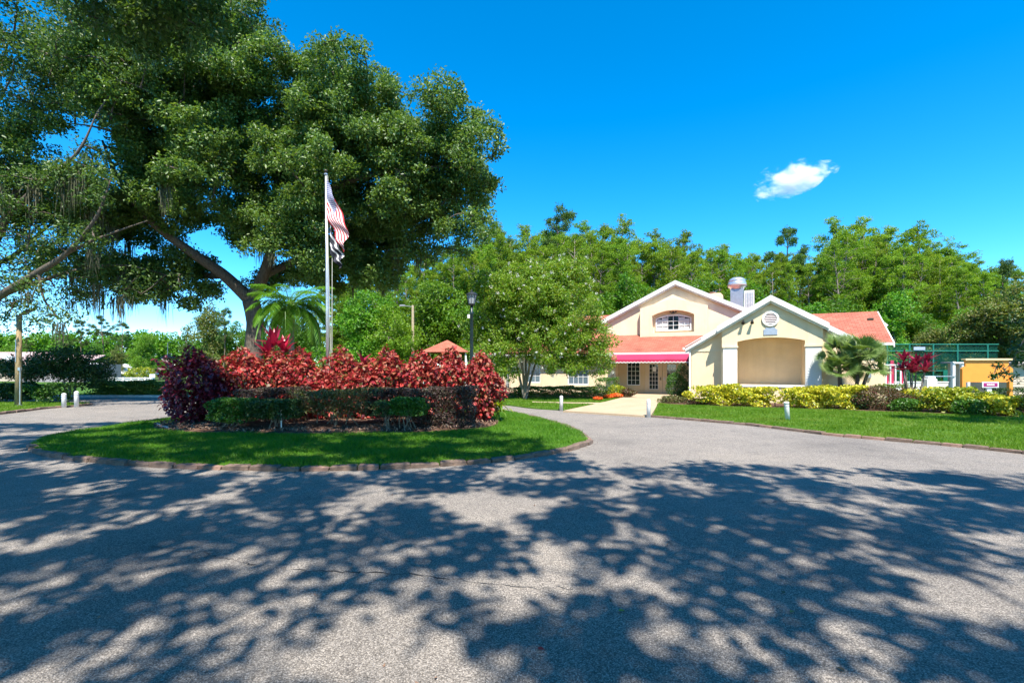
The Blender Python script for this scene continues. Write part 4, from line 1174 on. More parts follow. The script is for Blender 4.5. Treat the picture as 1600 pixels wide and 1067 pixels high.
# --- flowering crape myrtle in front of the left wing
r = np.random.default_rng(51)
YC = 26.6
cm = thing('crape_myrtle', 'multi stemmed crape myrtle with white blossoms before the left wing', 'tree', (xat(822,YC),YC,0))
OB = np.array([xat(822,YC),YC,0.0])
mb = MB(); nodes = []
for (px, py, y) in ((803,560,26.3),(812,545,27.0),(822,540,26.5),(832,548,26.1),(840,560,26.9),(815,570,26.0)):
    b = np.array([xat(822,YC)+r.normal()*0.13, YC+r.normal()*0.13, 0.0])
    e = at(px,py,y); e2 = at(px+(px-822)*1.6, py-55, y)
    L = spline([tuple(b-OB), tuple((b*0.6+e*0.4)-OB+np.array([0,0,0.1])), tuple(e-OB), tuple(e2-OB)], False, 4)
    mb.tube(L, list(np.linspace(0.085,0.03,len(L))), 7); nodes += L[6:]
ells = [(P3(815,470,26.6),PR(72,52,2.4,26.6)), (P3(880,490,26.4),PR(62,58,2.2,26.4)), (P3(775,505,26.5),PR(48,45,1.8,26.5)), (P3(850,440,26.6),PR(50,35,1.7,26.6)),
        (P3(925,535,26.0),PR(34,36,1.4,26)), (P3(840,530,26.2),PR(75,32,2.0,26.2)), (P3(905,560,26),PR(36,24,1.2,26)), (P3(775,550,26),PR(40,28,1.4,26)), (P3(870,560,25.6),PR(45,25,1.3,25.6)), (P3(940,560,26),PR(22,26,1.0,26)), (P3(880,430,26.5),PR(45,30,1.6,26.5)), (P3(790,450,26.5),PR(50,36,1.7,26.5)), (P3(785,572,25.6),PR(34,16,0.9,25.6)), (P3(865,575,25.4),PR(40,14,0.9,25.4)), (P3(930,580,25.8),PR(20,14,0.7,25.8))]
C = sample_ellipsoids(r, ells, 780, 0.22)
add_branches(mb, r, nodes, list(C-OB), 0.03, 0.006)
mb.build('trunk', M['bark_grey'], cm, True)
rad = r.uniform(0.28,0.5,len(C))
V, F = clump_leaves(r, C-OB, rad, [int(620*q**1.5) for q in rad], 0.12, 0.5, 0.4, 0.1, 0.85, 0.25)
put('crown', fast_mesh('crown', V, F), M['L_crape'], cm)
d = (C-C.mean(0))/np.array([4.0,2.2,2.6]); dn = np.linalg.norm(d,axis=1)
fl = C[(dn > 0.45) & (r.random(len(C)) < 0.42)]
V, F = clump_leaves(r, fl-OB+unit(fl-C.mean(0))*0.38, r.uniform(0.06,0.11,len(fl)), [16]*len(fl), 0.06, 0.8, 0.4, 0.0, 1.0, 0.2)
put('blossom', fast_mesh('blossom', V, F), M['white_petal'], cm)

# --- tree kinds for the wood -----------------------------------------
def cypress_mesh(seed, H=18.0, spread=3.0, open_=0.25):
    """feathery uneven plumes on a straight trunk"""
    r = np.random.default_rng(seed); mb = MB()
    tr = [(0.2*math.sin(z*0.5+seed), 0.2*math.cos(z*0.4+seed), z) for z in np.linspace(0,H*0.96,9)]
    mb.tube(tr, list(np.linspace(0.30,0.03,9)), 7)
    C = []; R = []
    z = H*open_
    while z < H*0.97:
        f = (z-H*open_)/(H*(1-open_))
        w = spread*(0.35+0.75*math.sin(PI*(0.12+0.80*f))**0.8)*r.uniform(0.6,1.2)
        if f > 0.85: w *= 1-0.55*(f-0.85)/0.15
        k = r.integers(2,5); a0 = r.uniform(0,2*PI)
        for i in range(k):
            a = a0+2*PI*i/k+r.normal()*0.5; L = w*r.uniform(0.45,1.1)
            e = np.array([math.cos(a)*L, math.sin(a)*L, z+L*r.uniform(0.05,0.35)])
            mb.tube([(0,0,z-0.4), tuple(e*np.array([.5,.5,1])), tuple(e)], [0.05,0.03,0.01], 4, False)
            for s_ in (0.5,0.8,1.05):
                C.append(np.array([e[0]*s_, e[1]*s_, z+(e[2]-z)*s_])+r.normal(size=3)*np.array([.2,.2,.18])); R.append(r.uniform(0.34,0.66)*(1-0.3*f))
        z += r.uniform(0.45,0.8)
    for k in range(4): C.append(np.array([r.normal()*0.25,r.normal()*0.25,H*(0.93+0.02*k)])); R.append(0.35)
    C = np.array(C); R = np.array(R)
    V, F = clump_leaves(r, C, R*1.35, [int(85*q/0.5) for q in R], 0.21, 0.42, 0.2, 0.0, 0.62, 0.15)
    return mb, V, F
def broad_mesh(seed, H=11.0, W=3.4):
    r = np.random.default_rng(seed); mb = MB()
    tr = [(0.2*math.sin(z), 0.2*math.cos(z*1.3), z) for z in np.linspace(0,H*0.6,6)]
    mb.tube(tr, list(np.linspace(0.26,0.10,6)), 7)
    ells = [((r.normal()*W*0.3, r.normal()*W*0.3, H*(0.55+0.10*k)), (W*r.uniform(.6,.9)*(1-0.12*k), W*r.uniform(.6,.9)*(1-0.12*k), H*0.17)) for k in range(4)]
    ells.append(((0,0,H*0.34),(W*0.8,W*0.8,H*0.16)))
    C = sample_ellipsoids(r, ells, 120, 0.55)
    add_branches(mb, r, tr[2:], list(C), 0.06, 0.012)
    rad = r.uniform(0.55,1.0,len(C))
    V, F = clump_leaves(r, C, rad, [int(120*q) for q in rad], 0.25, 0.6, 0.5, 0.15, 0.8, 0.3)
    return mb, V, F
def pine_mesh(seed, H=20.0, W=2.6):
    r = np.random.default_rng(seed); mb = MB()
    tr = [(0.25*math.sin(z*0.3+seed), 0.2*math.cos(z*0.27), z) for z in np.linspace(0,H*0.96,9)]
    mb.tube(tr, list(np.linspace(0.26,0.05,9)), 7)
    C = []; R = []
    for k in range(34):
        z = H*r.uniform(0.55,1.0); f = (z/H-0.55)/0.45
        a = r.uniform(0,2*PI); L = W*(0.5+0.6*math.sin(PI*(0.15+0.8*f)))*r.uniform(0.5,1.0)
        e = np.array([math.cos(a)*L, math.sin(a)*L, z+0.15*L])
        mb.tube([(0.25*math.sin(z*0.3+seed),0.2*math.cos(z*0.27),z-0.4), tuple(e)], [0.05,0.015], 4, False)
        C.append(e); R.append(r.uniform(0.5,0.9))
    C.append(np.array(tr[-1])); R.append(0.7)
    V, F = clump_leaves(r, np.array(C), R, [int(320*q) for q in R], 0.30, 0.28, 0.1, 0.0, 0.85, 0.1)
    return mb, V, F
KINDS = {}
def kind(key, fn, lm, bm, *a):
    mb, V, F = fn(*a)
    t = bpy.data.meshes.new('trunk'); t.from_pydata(mb.v, [], mb.f); t.update(); t.materials.append(M[bm])
    t.polygons.foreach_set('use_smooth', [True]*len(t.polygons))
    c = fast_mesh('crown', V, F); c.materials.append(M[lm])
    KINDS[key] = (t, c, float(V[:,2].max()))
for i in range(5): kind('cyp%d' % i, cypress_mesh, 'L_cyp', 'bark_grey', 100+i, 18.0, [2.5,2.1,2.7,2.3,2.9][i], [0.18,0.3,0.2,0.35,0.12][i])
for i in range(3): kind('broad%d' % i, broad_mesh, 'L_broad', 'bark_grey', 200+i, 11.0, [3.4,3.0,3.8][i])
for i in range(3): kind('pine%d' % i, pine_mesh, 'L_pine', 'bark_red', 300+i)
for i in range(2): kind('brown%d' % i, broad_mesh, 'L_brown', 'bark_grey', 400+i, 11.0, 3.2)
def plant_tree(key, px, ytop, Y, label, group, width=1.0, seed=0, name='tree'):
    t, c, H = KINDS[key]
    h = zat(ytop, Y); s = h/H
    o = thing(name, label, 'tree', (xat(px,Y), Y, 0), (seed*2.399) % 6.28, group)
    o.scale = (s*width, s*width, s)
    put('trunk', t, None, o); put('crown', c, None, o)
    return o
# skyline of the wood: (px, top row)
def skyline(px):
    return float(np.interp(px, [520,600,680,740,770,800,840,870,910,960,1000,1030,1080,1130,1180,1225,1270,1300,1345,1390,1430,1470,1520,1560,1600,1700],
                               [425,405,380,358,345,360,352,350,345,350,365,362,372,372,388,372,388,352,350,362,352,380,392,402,420,450]))
def zone(px):
    for a, s in ((600,'behind the flagpole'),(690,'behind the wooden pole'),(780,'beyond the street lamp'),(860,'above the crape myrtle'),(950,'left of the upper gable'),
                 (1040,'left of the upper peak'),(1120,'right of the upper peak'),(1190,'behind the roof exhaust'),(1270,'behind the front gable peak'),
                 (1370,'above the right wing roof'),(1460,'left above the tennis fence'),(1545,'right above the tennis fence'),(3000,'above the orange board')):
        if px < a: return s
WG = 'trees of the wood behind the clubhouse'
r = np.random.default_rng(61)
# tall ones that stand out of the skyline
tall = [('pine0',872,320,62,0.9,'lone dark pine tip standing out of the wood above the crape myrtle'),
        ('cyp1',975,333,58,1.0,'tall thin crowned cypress above the left slope of the upper gable'),
        ('cyp3',1025,355,60,0.9,'narrow cypress left of the upper gable peak on the skyline'),
        ('cyp2',1068,358,58,0.9,'round topped cypress directly above the upper gable peak'),
        ('pine1',1228,348,56,0.9,'tall dark open pine right of the roof exhaust'),
        ('cyp0',1302,336,60,0.95,'tallest dark spire above the right wing ridge'),
        ('cyp4',1345,338,57,1.0,'broad tall cypress right of the tallest dark spire'),
        ('cyp1',1432,343,58,1.1,'pointed cypress above the tennis fence, highest on the right'),
        ('cyp2',1385,352,62,1.1,'cypress filling the skyline between the two highest on the right'),
        ('cyp4',1485,378,56,1.1,'flat layered cypress sloping to the right end of the skyline'),
        ('cyp3',915,342,60,1.1,'feathery cypress on the skyline right of the lone pine tip'),
        ('cyp0',765,342,58,1.1,'cypress on the skyline beside the right edge of the big oak'),
        ('cyp2',825,350,57,1.1,'cypress on the skyline between the big oak and the lone pine tip'),
        ('pine2',1568,402,50,0.8,'dark blue green pine at the right end of the wood')]
for i, (k, px, yt, Y, w, lb) in enumerate(tall):
    plant_tree(k, px, yt, Y, lb, WG, w, i, 'pine_tree' if k.startswith('pine') else 'cypress_tree')
ROWS = []
i = 300
px = 530
while px < 1620:       # back row that closes the wood
    ROWS.append((px, 'hindmost cypress in the wood '+zone(px), plant_tree('cyp%d' % r.integers(0,5), px, skyline(px)+r.uniform(0,26), r.uniform(62,70), 'x', WG, r.uniform(0.9,1.15), i, 'cypress_tree')))
    px += r.uniform(17,26); i += 1
i = 100
px = 520
while px < 1590:       # second row of cypresses
    Y = r.uniform(49,57); k = 'cyp%d' % r.integers(0,5)
    ROWS.append((px, 'cypress in the wood '+zone(px), plant_tree(k, px, skyline(px)+r.uniform(8,40), Y, 'x', WG, r.uniform(0.85,1.1), i, 'cypress_tree')))
    px += r.uniform(11,18); i += 1
px = 575
while px < 1600:       # front row of broad-leaved trees
    Y = r.uniform(43,48)
    if not (660 < px < 740): 
        ROWS.append((px, 'leafy tree edging the wood '+zone(px), plant_tree('broad%d' % r.integers(0,3), px, r.uniform(425,490), Y, 'x', WG, r.uniform(0.9,1.25), i, 'broadleaf_tree')))
    else:
        ROWS.append((px, 'leafy tree edging the wood '+zone(px), plant_tree('broad%d' % r.integers(0,3), px, r.uniform(430,470), 50, 'x', WG, 1.0, i, 'broadleaf_tree')))
    px += r.uniform(34,58); i += 1
from collections import defaultdict
_rows = defaultdict(list)
for px_, lb_, o_ in ROWS: _rows[lb_].append((px_, o_))
for lb_, lst in _rows.items():
    for n_, (px_, o_) in enumerate(sorted(lst, key=lambda e: e[0])):
        o_['label'] = lb_ if len(lst) == 1 else lb_ + ', ' + ('first','second','third','fourth','fifth','sixth','seventh','eighth','ninth','tenth','eleventh','twelfth','thirteenth','fourteenth','fifteenth')[n_] + ' from left'
for px, yt, Y, k in ((1500,490,38,'brown0'),(1562,452,36,'brown1'),(1615,425,34,'brown0'),(1455,505,40,'brown1')):
    plant_tree(k, px, yt, Y, 'olive brown leaved tree '+{1500:'behind the right end of the tennis fence',1562:'directly above the orange board',1615:'at the right edge behind the tan shed',1455:'behind the middle of the tennis fence'}[px], 'brownish trees by the tennis court', 1.1, i, 'broadleaf_tree'); i += 1
# undergrowth that closes the foot of the wood
def bush_row(label, x0, x1, Y, n, seed, zt=3.2):
    r = np.random.default_rng(seed); C = []; R = []
    for k in range(n):
        C.append((r.uniform(x0,x1), Y+r.uniform(-1.5,1.5), r.uniform(0.4,zt))); R.append(r.uniform(0.6,1.1)*(1 if Y < 100 else 2.2))
    V, F = clump_leaves(r, np.array(C), R, [int(95*q) for q in R], 0.30 if Y < 100 else 0.6, 0.6, 0.5, 0.1, 0.85, 0.3)
    return tag(put('undergrowth', fast_mesh('undergrowth', V, F), M['L_broad']), label, 'undergrowth', kind='stuff')
bush_row('green undergrowth at the foot of the wood', -22, 46, 57, 330, 71, 6.5)
bush_row('far green wood along the left horizon', -150, -20, 118, 620, 73, 9.5)
bush_row('green scrub behind the clubhouse and tennis court', 18, 50, 46, 150, 72, 3.6)

# --- trees seen far off at the left, under the oak
FG = 'far trees beyond the left road'
for k, px, yt, Y, w, lb in (('pine0',128,498,95,1.0,'far pine rising above the white fence, second from the left'),('pine1',160,492,100,1.1,'tallest far pine above the teal gable'),
        ('pine2',190,500,92,1.0,'far pine right of the teal gable'),('pine1',100,515,90,1.0,'leftmost far pine beside the dark spreading tree'),('broad0',225,520,72,1.0,'dark rounded far tree behind the white sign'),
        ('brown0',180,540,70,1.0,'olive far tree behind the teal gabled house'),('broad1',205,548,75,0.9,'low far tree between the teal gable and the dark rounded tree'),('pine2',290,520,110,1.2,'far pine just above the shaded copper shrub'),
        ('brown1',332,470,62,0.8,'yellowish tree seen left of the oak trunk'),('pine0',350,478,60,0.8,'pine with bare stem left of the oak trunk'),('broad2',372,500,66,0.9,'leafy far tree right behind the oak trunk'),
        ('broad1',440,470,58,1.0,'leafy tree behind the feather palm'),('cyp3',500,455,60,1.0,'cypress behind the flagpole foot'),('cyp0',545,440,58,1.0,'cypress right of the flagpole'),('broad0',255,560,80,0.8,'low bright far tree left of the shaded copper shrub'),
        ('broad2',20,535,82,1.3,'broad far tree at the left edge behind the floodlight pole'),('broad0',85,540,84,1.3,'broad far tree above the dark spreading tree'),('broad1',150,535,86,1.3,'broad far tree behind the teal gabled house roof'),('pine1',40,525,105,1.1,'far pine just right of the wooden floodlight pole'),('broad2',60,560,90,1.1,'low far tree behind the dark hedge'),('broad0',310,548,72,0.9,'low far tree behind the shaded copper shrub'),('broad1',405,520,70,1.0,'low far tree behind the oak trunk foot')):
    plant_tree(k, px, yt, Y, lb, FG, w, i, 'pine_tree' if k.startswith('pine') else 'broadleaf_tree'); i += 1

# ================================================================== SHRUBS AND BEDDING
def shrub_points(rng, n, rx, ry, z0, z1, shape='dome', hollow=0.55, lump=0.12):
    d = unit(rng.normal(size=(n,3)))
    if shape == 'box':
        q = rng.uniform(-1,1,(n,3)); ax = rng.choice(3, n, p=[0.22,0.40,0.38])
        sg = np.where(rng.random(n) < 0.5, -1.0, 1.0)
        sg = np.where((ax == 2) & (rng.random(n) < 0.75), 1.0, sg); sg = np.where((ax == 1) & (rng.random(n) < 0.5), -1.0, sg)
        q[np.arange(n), ax] = sg
        q /= (np.sum(np.abs(q)**7, axis=1, keepdims=True))**(1/7)
        d = unit(q*np.array([0.4,1,1])+d*0.5)
    else: q = d.copy()
    rr = (hollow+(1-hollow)*rng.random(n)**0.5)
    L = 1+lump*np.sin(q[:,0]*rx*5.1+q[:,2]*3)*np.sin(q[:,1]*ry*4.7+1.3)+lump*0.7*np.sin(q[:,2]*6+q[:,0]*rx*3)
    q = q*((rr if shape != 'box' else 1-(1-hollow)*0.75*rng.random(n)**1.6)*L)[:,None]
    h = (z1-z0)/2
    return q*np.array([rx,ry,h])+np.array([0,0,z0+h]), d
def shrub(name, label, cat, x, y, rx, ry, z0, z1, n, size, lm, shape='dome', aspect=0.55, stems=0, rz=0.0, group=None, seed=1, up=0.35, hollow=0.5, lump=0.12, base=0.06, parts=0, droop=0.1):
    r = np.random.default_rng(seed)
    t = thing(name, label, cat, (x,y,0), rz, group)
    P, D = shrub_points(r, n, rx, ry, z0, z1, shape, hollow, lump)
    V, F = leaf_arrays(r, P, np.full(n,size), aspect, D, up, droop, 0.14)
    V[:,2] = np.maximum(V[:,2], base+0.01)
    o = put('foliage', fast_mesh('foliage', V, F), M[lm], t)
    if parts: o['kind'] = 'stuff'
    if stems:
        mb = MB()
        for k in range(stems):
            bx, by = r.normal()*rx*0.25, r.normal()*ry*0.25
            a = r.uniform(0,2*PI); ex_, ey_ = math.cos(a)*rx*0.65*r.random()**.5, math.sin(a)*ry*0.65*r.random()**.5
            zz = z0+(z1-z0)*r.uniform(0.4,0.8)
            mb.tube([(bx,by,base-0.05),((bx*2+ex_)/3+r.normal()*0.04,(by*2+ey_)/3+r.normal()*0.04,zz*0.5),(ex_,ey_,zz)],[0.020,0.014,0.006],5,False)
        mb.build('stems', M['stem'], t)
    return t

# copper-leaf shrubs: big leaves laid one by one on the sunny side, the rest as one mass
def big_leaf_mesh(L, W, curl):
    v = [(0,0,0),(W*0.38,L*0.22,curl*0.4),(W*0.5,L*0.45,curl*0.6),(W*0.3,L*0.75,curl*0.1),(0,L,-curl*1.2),(-W*0.3,L*0.75,curl*0.1),(-W*0.5,L*0.45,curl*0.6),(-W*0.38,L*0.22,curl*0.4),(0,L*0.3,-curl*0.1),(0,L*0.65,-curl*0.3)]
    f = [(0,1,8),(1,2,8),(2,9,8),(2,3,9),(3,4,9),(4,5,9),(5,6,9),(6,8,9),(6,7,8),(7,0,8)]
    me = bpy.data.meshes.new('leaf'); me.from_pydata(v,[],f); me.update()
    me.polygons.foreach_set('use_smooth',[True]*len(f))
    return me
LEAFM = {}
for mk in ('L_red','L_shaded_red'):
    LEAFM[mk] = []
    for L, W, c in ((0.19,0.135,0.022),(0.16,0.115,0.03),(0.22,0.15,0.018),(0.14,0.11,0.02)):
        me = big_leaf_mesh(L, W, c); me.materials.append(M[mk]); LEAFM[mk].append(me)
def orient(d, nrm):
    d = d/np.linalg.norm(d); s = np.cross(d, nrm); s /= np.linalg.norm(s)+1e-9; n2 = np.cross(s, d)
    return Matrix(((s[0],d[0],n2[0]),(s[1],d[1],n2[1]),(s[2],d[2],n2[2]))).to_euler()
def copper(label, x, y, rx, ry, z0, z1, n, lm, seed, nparts=110):
    t = shrub('copperleaf_shrub', label, 'shrub', x, y, rx, ry, z0, z1, int(n*1.35), 0.128, lm, 'dome', 0.68, 9, 0, 'copper leaved shrubs of the island bed', seed, 0.45, 0.42, 0.24, 0.12, 1, 0.35)
    r = np.random.default_rng(seed+500)
    P, D = shrub_points(r, nparts*3, rx*1.03, ry*1.03, z0, z1*1.01, 'dome', 0.90, 0.24)
    k = 0
    for p, d in zip(P, D):
        if d[1] > 0.25 or p[2] < 0.3: continue
        dr = np.array([d[0]*0.8, d[1]*0.8-0.2, -0.55+0.4*d[2]])+r.normal(size=3)*0.35
        nr = d+np.array([0,-0.2,0.9])+r.normal(size=3)*0.25
        put('leaf', LEAFM[lm][r.integers(0,4)], None, t, tuple(p), orient(dr, nr), (r.uniform(0.5,1.0),)*3)
        k += 1
        if k >= nparts: break
    return t
def cp_px(label, px0, px1, ytop, Y, n, lm, seed, zb=0.12, ry=0.75, nparts=110):
    x0, x1 = xat(px0,Y), xat(px1,Y)
    return copper(label, (x0+x1)/2, Y, (x1-x0)/2, ry, zb, zat(ytop,Y), n, lm, seed, nparts)
cp_px('shaded dark purple copperleaf shrub at the left end of the island bed', 264, 350, 543, 14.7, 2600, 'L_shaded_red', 1, 0.12, 0.85, 150)
cp_px('low shaded copperleaf shrub between the dark shrub and the first sunlit one', 318, 368, 578, 14.6, 900, 'L_shaded_red', 2, 0.12, 0.6, 60)
cp_px('sunlit copperleaf shrub, leftmost of the bright red ones', 348, 420, 541, 15.2, 1900, 'L_red', 3)
cp_px('sunlit copperleaf shrub below the bright red ti plant', 402, 462, 545, 15.5, 1600, 'L_red', 4)
cp_px('sunlit copperleaf shrub just left of the flagpole gap', 440, 505, 543, 15.4, 1700, 'L_red', 5)
cp_px('low pink bronze copperleaf shrub at the foot of the flagpole', 478, 552, 576, 14.9, 1300, 'L_red', 6, 0.12, 0.6)
cp_px('sunlit copperleaf shrub just right of the flagpole', 507, 568, 541, 15.8, 1500, 'L_red', 7)
cp_px('lower copperleaf shrub in front of the dark ti plant', 545, 606, 565, 15.1, 1400, 'L_red', 8, 0.12, 0.6)
cp_px('sunlit copperleaf shrub before the wooden pole', 575, 645, 543, 15.6, 1700, 'L_red', 9)
cp_px('sunlit copperleaf shrub before the gazebo roof', 630, 695, 547, 15.4, 1700, 'L_red', 10)
cp_px('sunlit copperleaf shrub just left of the street lamp', 678, 737, 542, 15.5, 1600, 'L_red', 11)
cp_px('tall copperleaf shrub at the right end of the bed, right of the street lamp', 728, 784, 551, 15.2, 2100, 'L_red', 12, 0.12, 0.75, 150)

def hedge_px(name, label, px0, px1, yt, Y, n, size, lm, seed, zb=0.15, ry=0.5, stems=0, shape='box', cat='shrub', group=None, base=0.06, **kw):
    x0, x1 = xat(px0,Y), xat(px1,Y)
    return shrub(name, label, cat, (x0+x1)/2, Y, (x1-x0)/2, ry, zb, zat(yt,Y), n, size, lm, shape, 0.6, stems, 0.0, group, seed, base=base, **kw)
IB = 'clipped shrubs at the front of the island bed'
hedge_px('clipped_hedge', 'dark purple clipped hedge behind the green shrubs at the left', 378, 478, 606, 14.0, 9000, 0.06, 'L_loro', 21, 0.25, 0.45, 8, group=IB, base=0.12)
hedge_px('clipped_hedge', 'long dark purple clipped hedge at the right end of the island bed', 640, 743, 605, 13.5, 12000, 0.06, 'L_loro', 22, 0.13, 0.5, 10, group=IB, base=0.12)
hedge_px('clipped_hedge', 'dark purple hedge between the olive shrub and the long right hedge', 574, 642, 606, 13.9, 6500, 0.06, 'L_loro', 23, 0.30, 0.45, 8, group=IB, base=0.12)
hedge_px('shrub', 'loose olive bronze shrub with pale stems at the middle of the bed', 466, 585, 609, 13.4, 5500, 0.065, 'L_olive', 24, 0.42, 0.5, 12, group=IB, base=0.12, lump=0.2, hollow=0.25)
hedge_px('clipped_shrub', 'green clipped shrub next to the shaded copperleaf', 334, 397, 622, 13.1, 5500, 0.06, 'L_green', 25, 0.28, 0.42, 7, group=IB, base=0.12)
hedge_px('clipped_shrub', 'darker green clipped shrub with bare stems beside the white stake', 396, 470, 624, 12.9, 5500, 0.06, 'L_dark', 26, 0.40, 0.42, 9, group=IB, base=0.12)
hedge_px('clipped_shrub', 'small flat topped green shrub before the long purple hedge', 612, 668, 621, 12.9, 4200, 0.06, 'L_green', 27, 0.48, 0.36, 7, group=IB, base=0.12)
hedge_px('clipped_shrub', 'thin grey stemmed shrub left of the small flat topped shrub', 585, 618, 626, 12.9, 1100, 0.05, 'L_dark', 28, 0.45, 0.3, 6, group=IB, base=0.12, hollow=0.3)
st = MB(); sx, sy = xat(440,12.6), 12.6
st.tube([(sx,sy,0.10),(sx-0.02,sy,0.62)],[0.016,0.014],8); st.cbox(sx-0.045,sx+0.01,sy-0.03,sy+0.03,0.62,0.68,0.008)
tag(st.build('garden_stake', M['white']), 'thin white sprinkler stake under the green clipped shrubs', 'stake')
eg = MB(); eg.tube([(xat(246,14.0),14.0,0.12),(xat(250,13.5),13.5,0.12),(xat(262,13.1),13.1,0.12)],0.03,6)
tag(eg.build('edging_strip', M['steel']), 'grey plastic edging strip at the left end of the mulch bed', 'edging')

# ti plants: every long leaf its own part
def strap_leaf(L, W, arch):
    v = []; n = 6
    for i in range(n+1):
        t = i/n; w = W*math.sin(PI*(0.12+0.88*t)**0.8)*0.5 if i < n else 0.002
        v += [(-w,L*t,-arch*t*t+w*0.25),(0,L*t,-arch*t*t-w*0.1),(w,L*t,-arch*t*t+w*0.25)]
    f = []
    for i in range(n):
        a = 3*i; f += [(a,a+1,a+4,a+3),(a+1,a+2,a+5,a+4)]
    me = bpy.data.meshes.new('leaf'); me.from_pydata(v,[],f); me.update(); me.polygons.foreach_set('use_smooth',[True]*len(f))
    return me
def ti_plant(label, x, y, heads, lm, stem_m, L=0.55, n=20, seed=1):
    r = np.random.default_rng(seed)
    t = thing('ti_plant', label, 'plant', (x,y,0), 0, 'ti plants')
    ms = [strap_leaf(L*s, 0.13*s*L/0.5, a) for s, a in ((1,0.10),(0.85,0.16),(1.1,0.05))]
    for m_ in ms: m_.materials.append(M[lm])
    mb = MB()
    for hx, hy, hz in heads:
        mb.tube([(hx*0.1,hy*0.1,0.02),(hx*0.7,hy*0.7,hz*0.55),(hx,hy,hz)],[0.035,0.03,0.02],7)
    mb.build('stem', M[stem_m], t)
    for hx, hy, hz in heads:
        for k in range(n):
            a = k*2.4+r.normal()*0.2; el = r.uniform(0.15,1.35)
            d = np.array([math.cos(a)*math.cos(el), math.sin(a)*math.cos(el), math.sin(el)])
            put('leaf', ms[r.integers(0,3)], None, t, (hx,hy,hz-0.12+0.14*r.random()), orient(d, np.array([-d[0],-d[1],1.4])), (r.uniform(0.8,1.1),)*3)
    return t
ti_plant('bright crimson ti plant standing tallest above the red shrubs', xat(430,16.0), 16.0, [(-0.05,0,2.55),(0.25,0.1,2.3),(-0.2,-0.1,2.2)], 'L_ti', 'bark_grey', 0.62, 18, 1)
ti_plant('small dark ti plant between two copperleaf shrubs right of the flagpole', xat(568,15.8), 15.8, [(0,0,1.9)], 'L_tidark', 'bark_grey', 0.45, 14, 2)
ti_plant('dark red ti plant in front of the tennis fence', xat(1426,20.6), 20.6, [(-0.38,0,2.12),(0.25,0.1,1.95),(0.62,0,2.05),(-0.1,-0.1,1.62),(0.05,0.2,1.75),(-0.35,0.1,1.7),(0.35,-0.2,1.65)], 'L_tidark', 'bark_grey', 0.52, 20, 3)
# yellow variegated gingers
def ginger(label, x, y, z, n, L, seed):
    r = np.random.default_rng(seed); t = thing('ginger_plant', label, 'plant', (x,y,0), 0, 'variegated gingers of the island bed')
    ms = [strap_leaf(L*s,0.09*s,a) for s,a in ((1,0.12),(0.8,0.2))]
    for m_ in ms: m_.materials.append(M['L_yelgreen'])
    mb = MB()
    for k in range(5): mb.tube([(r.normal()*0.08,r.normal()*0.08,0.1),(r.normal()*0.15,r.normal()*0.15,z)],[0.014,0.008],5)
    mb.build('stem', M['L_green'], t)
    for k in range(n):
        a = r.uniform(0,2*PI); el = r.uniform(-0.1,1.1)
        d = np.array([math.cos(a)*math.cos(el), math.sin(a)*math.cos(el), math.sin(el)])
        put('leaf', ms[r.integers(0,2)], None, t, (r.normal()*0.14,r.normal()*0.14,z*r.uniform(0.55,1.0)), orient(d, np.array([-d[0],-d[1],1.4])))
ginger('yellow green ginger showing in the gap by the flagpole', xat(496,16.2), 16.2, 1.75, 34, 0.42, 1)
ginger('yellow ginger at the right foot of the bed beside the grass', xat(776,14.9), 14.9, 0.62, 28, 0.40, 2)
shrub('shrub', 'light green bushy plant behind the flagpole foot', 'shrub', xat(500,19), 19, 0.9, 0.8, 0.2, 2.6, 1600, 0.12, 'L_broad', 'dome', 0.6, 5, seed=35)

# feather palm -------------------------------------------------------
def frond_mesh(L, droop, seed, lw=0.036, ll=0.62, nl=60):
    r = np.random.default_rng(seed); V = []; F = []
    def rach(t): return np.array([0, L*(t-0.22*t*t*droop), L*(0.62*t-droop*0.95*t*t)])
    mb = MB(); mb.tube([tuple(rach(t)) for t in np.linspace(0,1,9)], list(np.linspace(0.022,0.004,9)), 5, False)
    for k in range(nl):
        t = 0.14+0.85*k/nl; p = rach(t); tg = rach(min(1,t+0.02))-rach(t-0.02); tg /= np.linalg.norm(tg)
        for s in (-1,1):
            l = ll*math.sin(PI*(0.12+0.82*t))*r.uniform(0.85,1.1)
            d = np.array([s*0.85,0,0])+tg*0.55+np.array([0,0,-0.35*r.random()]); d /= np.linalg.norm(d)
            w = np.cross(d, np.array([0,0,1])); w = w/np.linalg.norm(w)*lw*0.5
            tip = p+d*l+np.array([0,0,-0.22*l])
            m = p+d*l*0.5
            mb.add([p-w*0.5,p+w*0.5,m+w,m-w,tip],[(0,1,2,3),(3,2,4)])
    me = bpy.data.meshes.new('frond'); me.from_pydata(mb.v,[],mb.f); me.update(); me.materials.append(M['L_palm'])
    return me
fm = [frond_mesh(2.35,d,k) for k, d in enumerate((0.75,1.0,1.25,0.55))]
r = np.random.default_rng(81)
YP = 21.0
pp = thing('feather_palm', 'feather palm with arching fronds behind the bright red shrubs', 'palm', (xat(455,YP),YP,0))
mb = MB(); zc = zat(478,YP)
mb.tube([(0,0,0),(0.03,0,zc*0.5),(0,0,zc)],[0.13,0.11,0.10],9); mb.build('trunk', M['bark_grey'], pp)
mb = MB(); mb.tube([(0,0,zc-0.75),(0,0,zc+0.15)],[0.15,0.09],9); mb.build('crownshaft', M['wood_pale'], pp)
for k in range(40):
    a = k*2.399+r.normal()*0.1; m_ = fm[(3 if k < 8 else (0 if k < 17 else (1 if k < 25 else 2)))]
    put('frond', m_, None, pp, (0.08*math.cos(a),0.08*math.sin(a),zc+0.1-0.010*k), (r.normal()*0.05-0.016*k+0.25,r.normal()*0.08,a), (r.uniform(0.85,1.0),)*3)

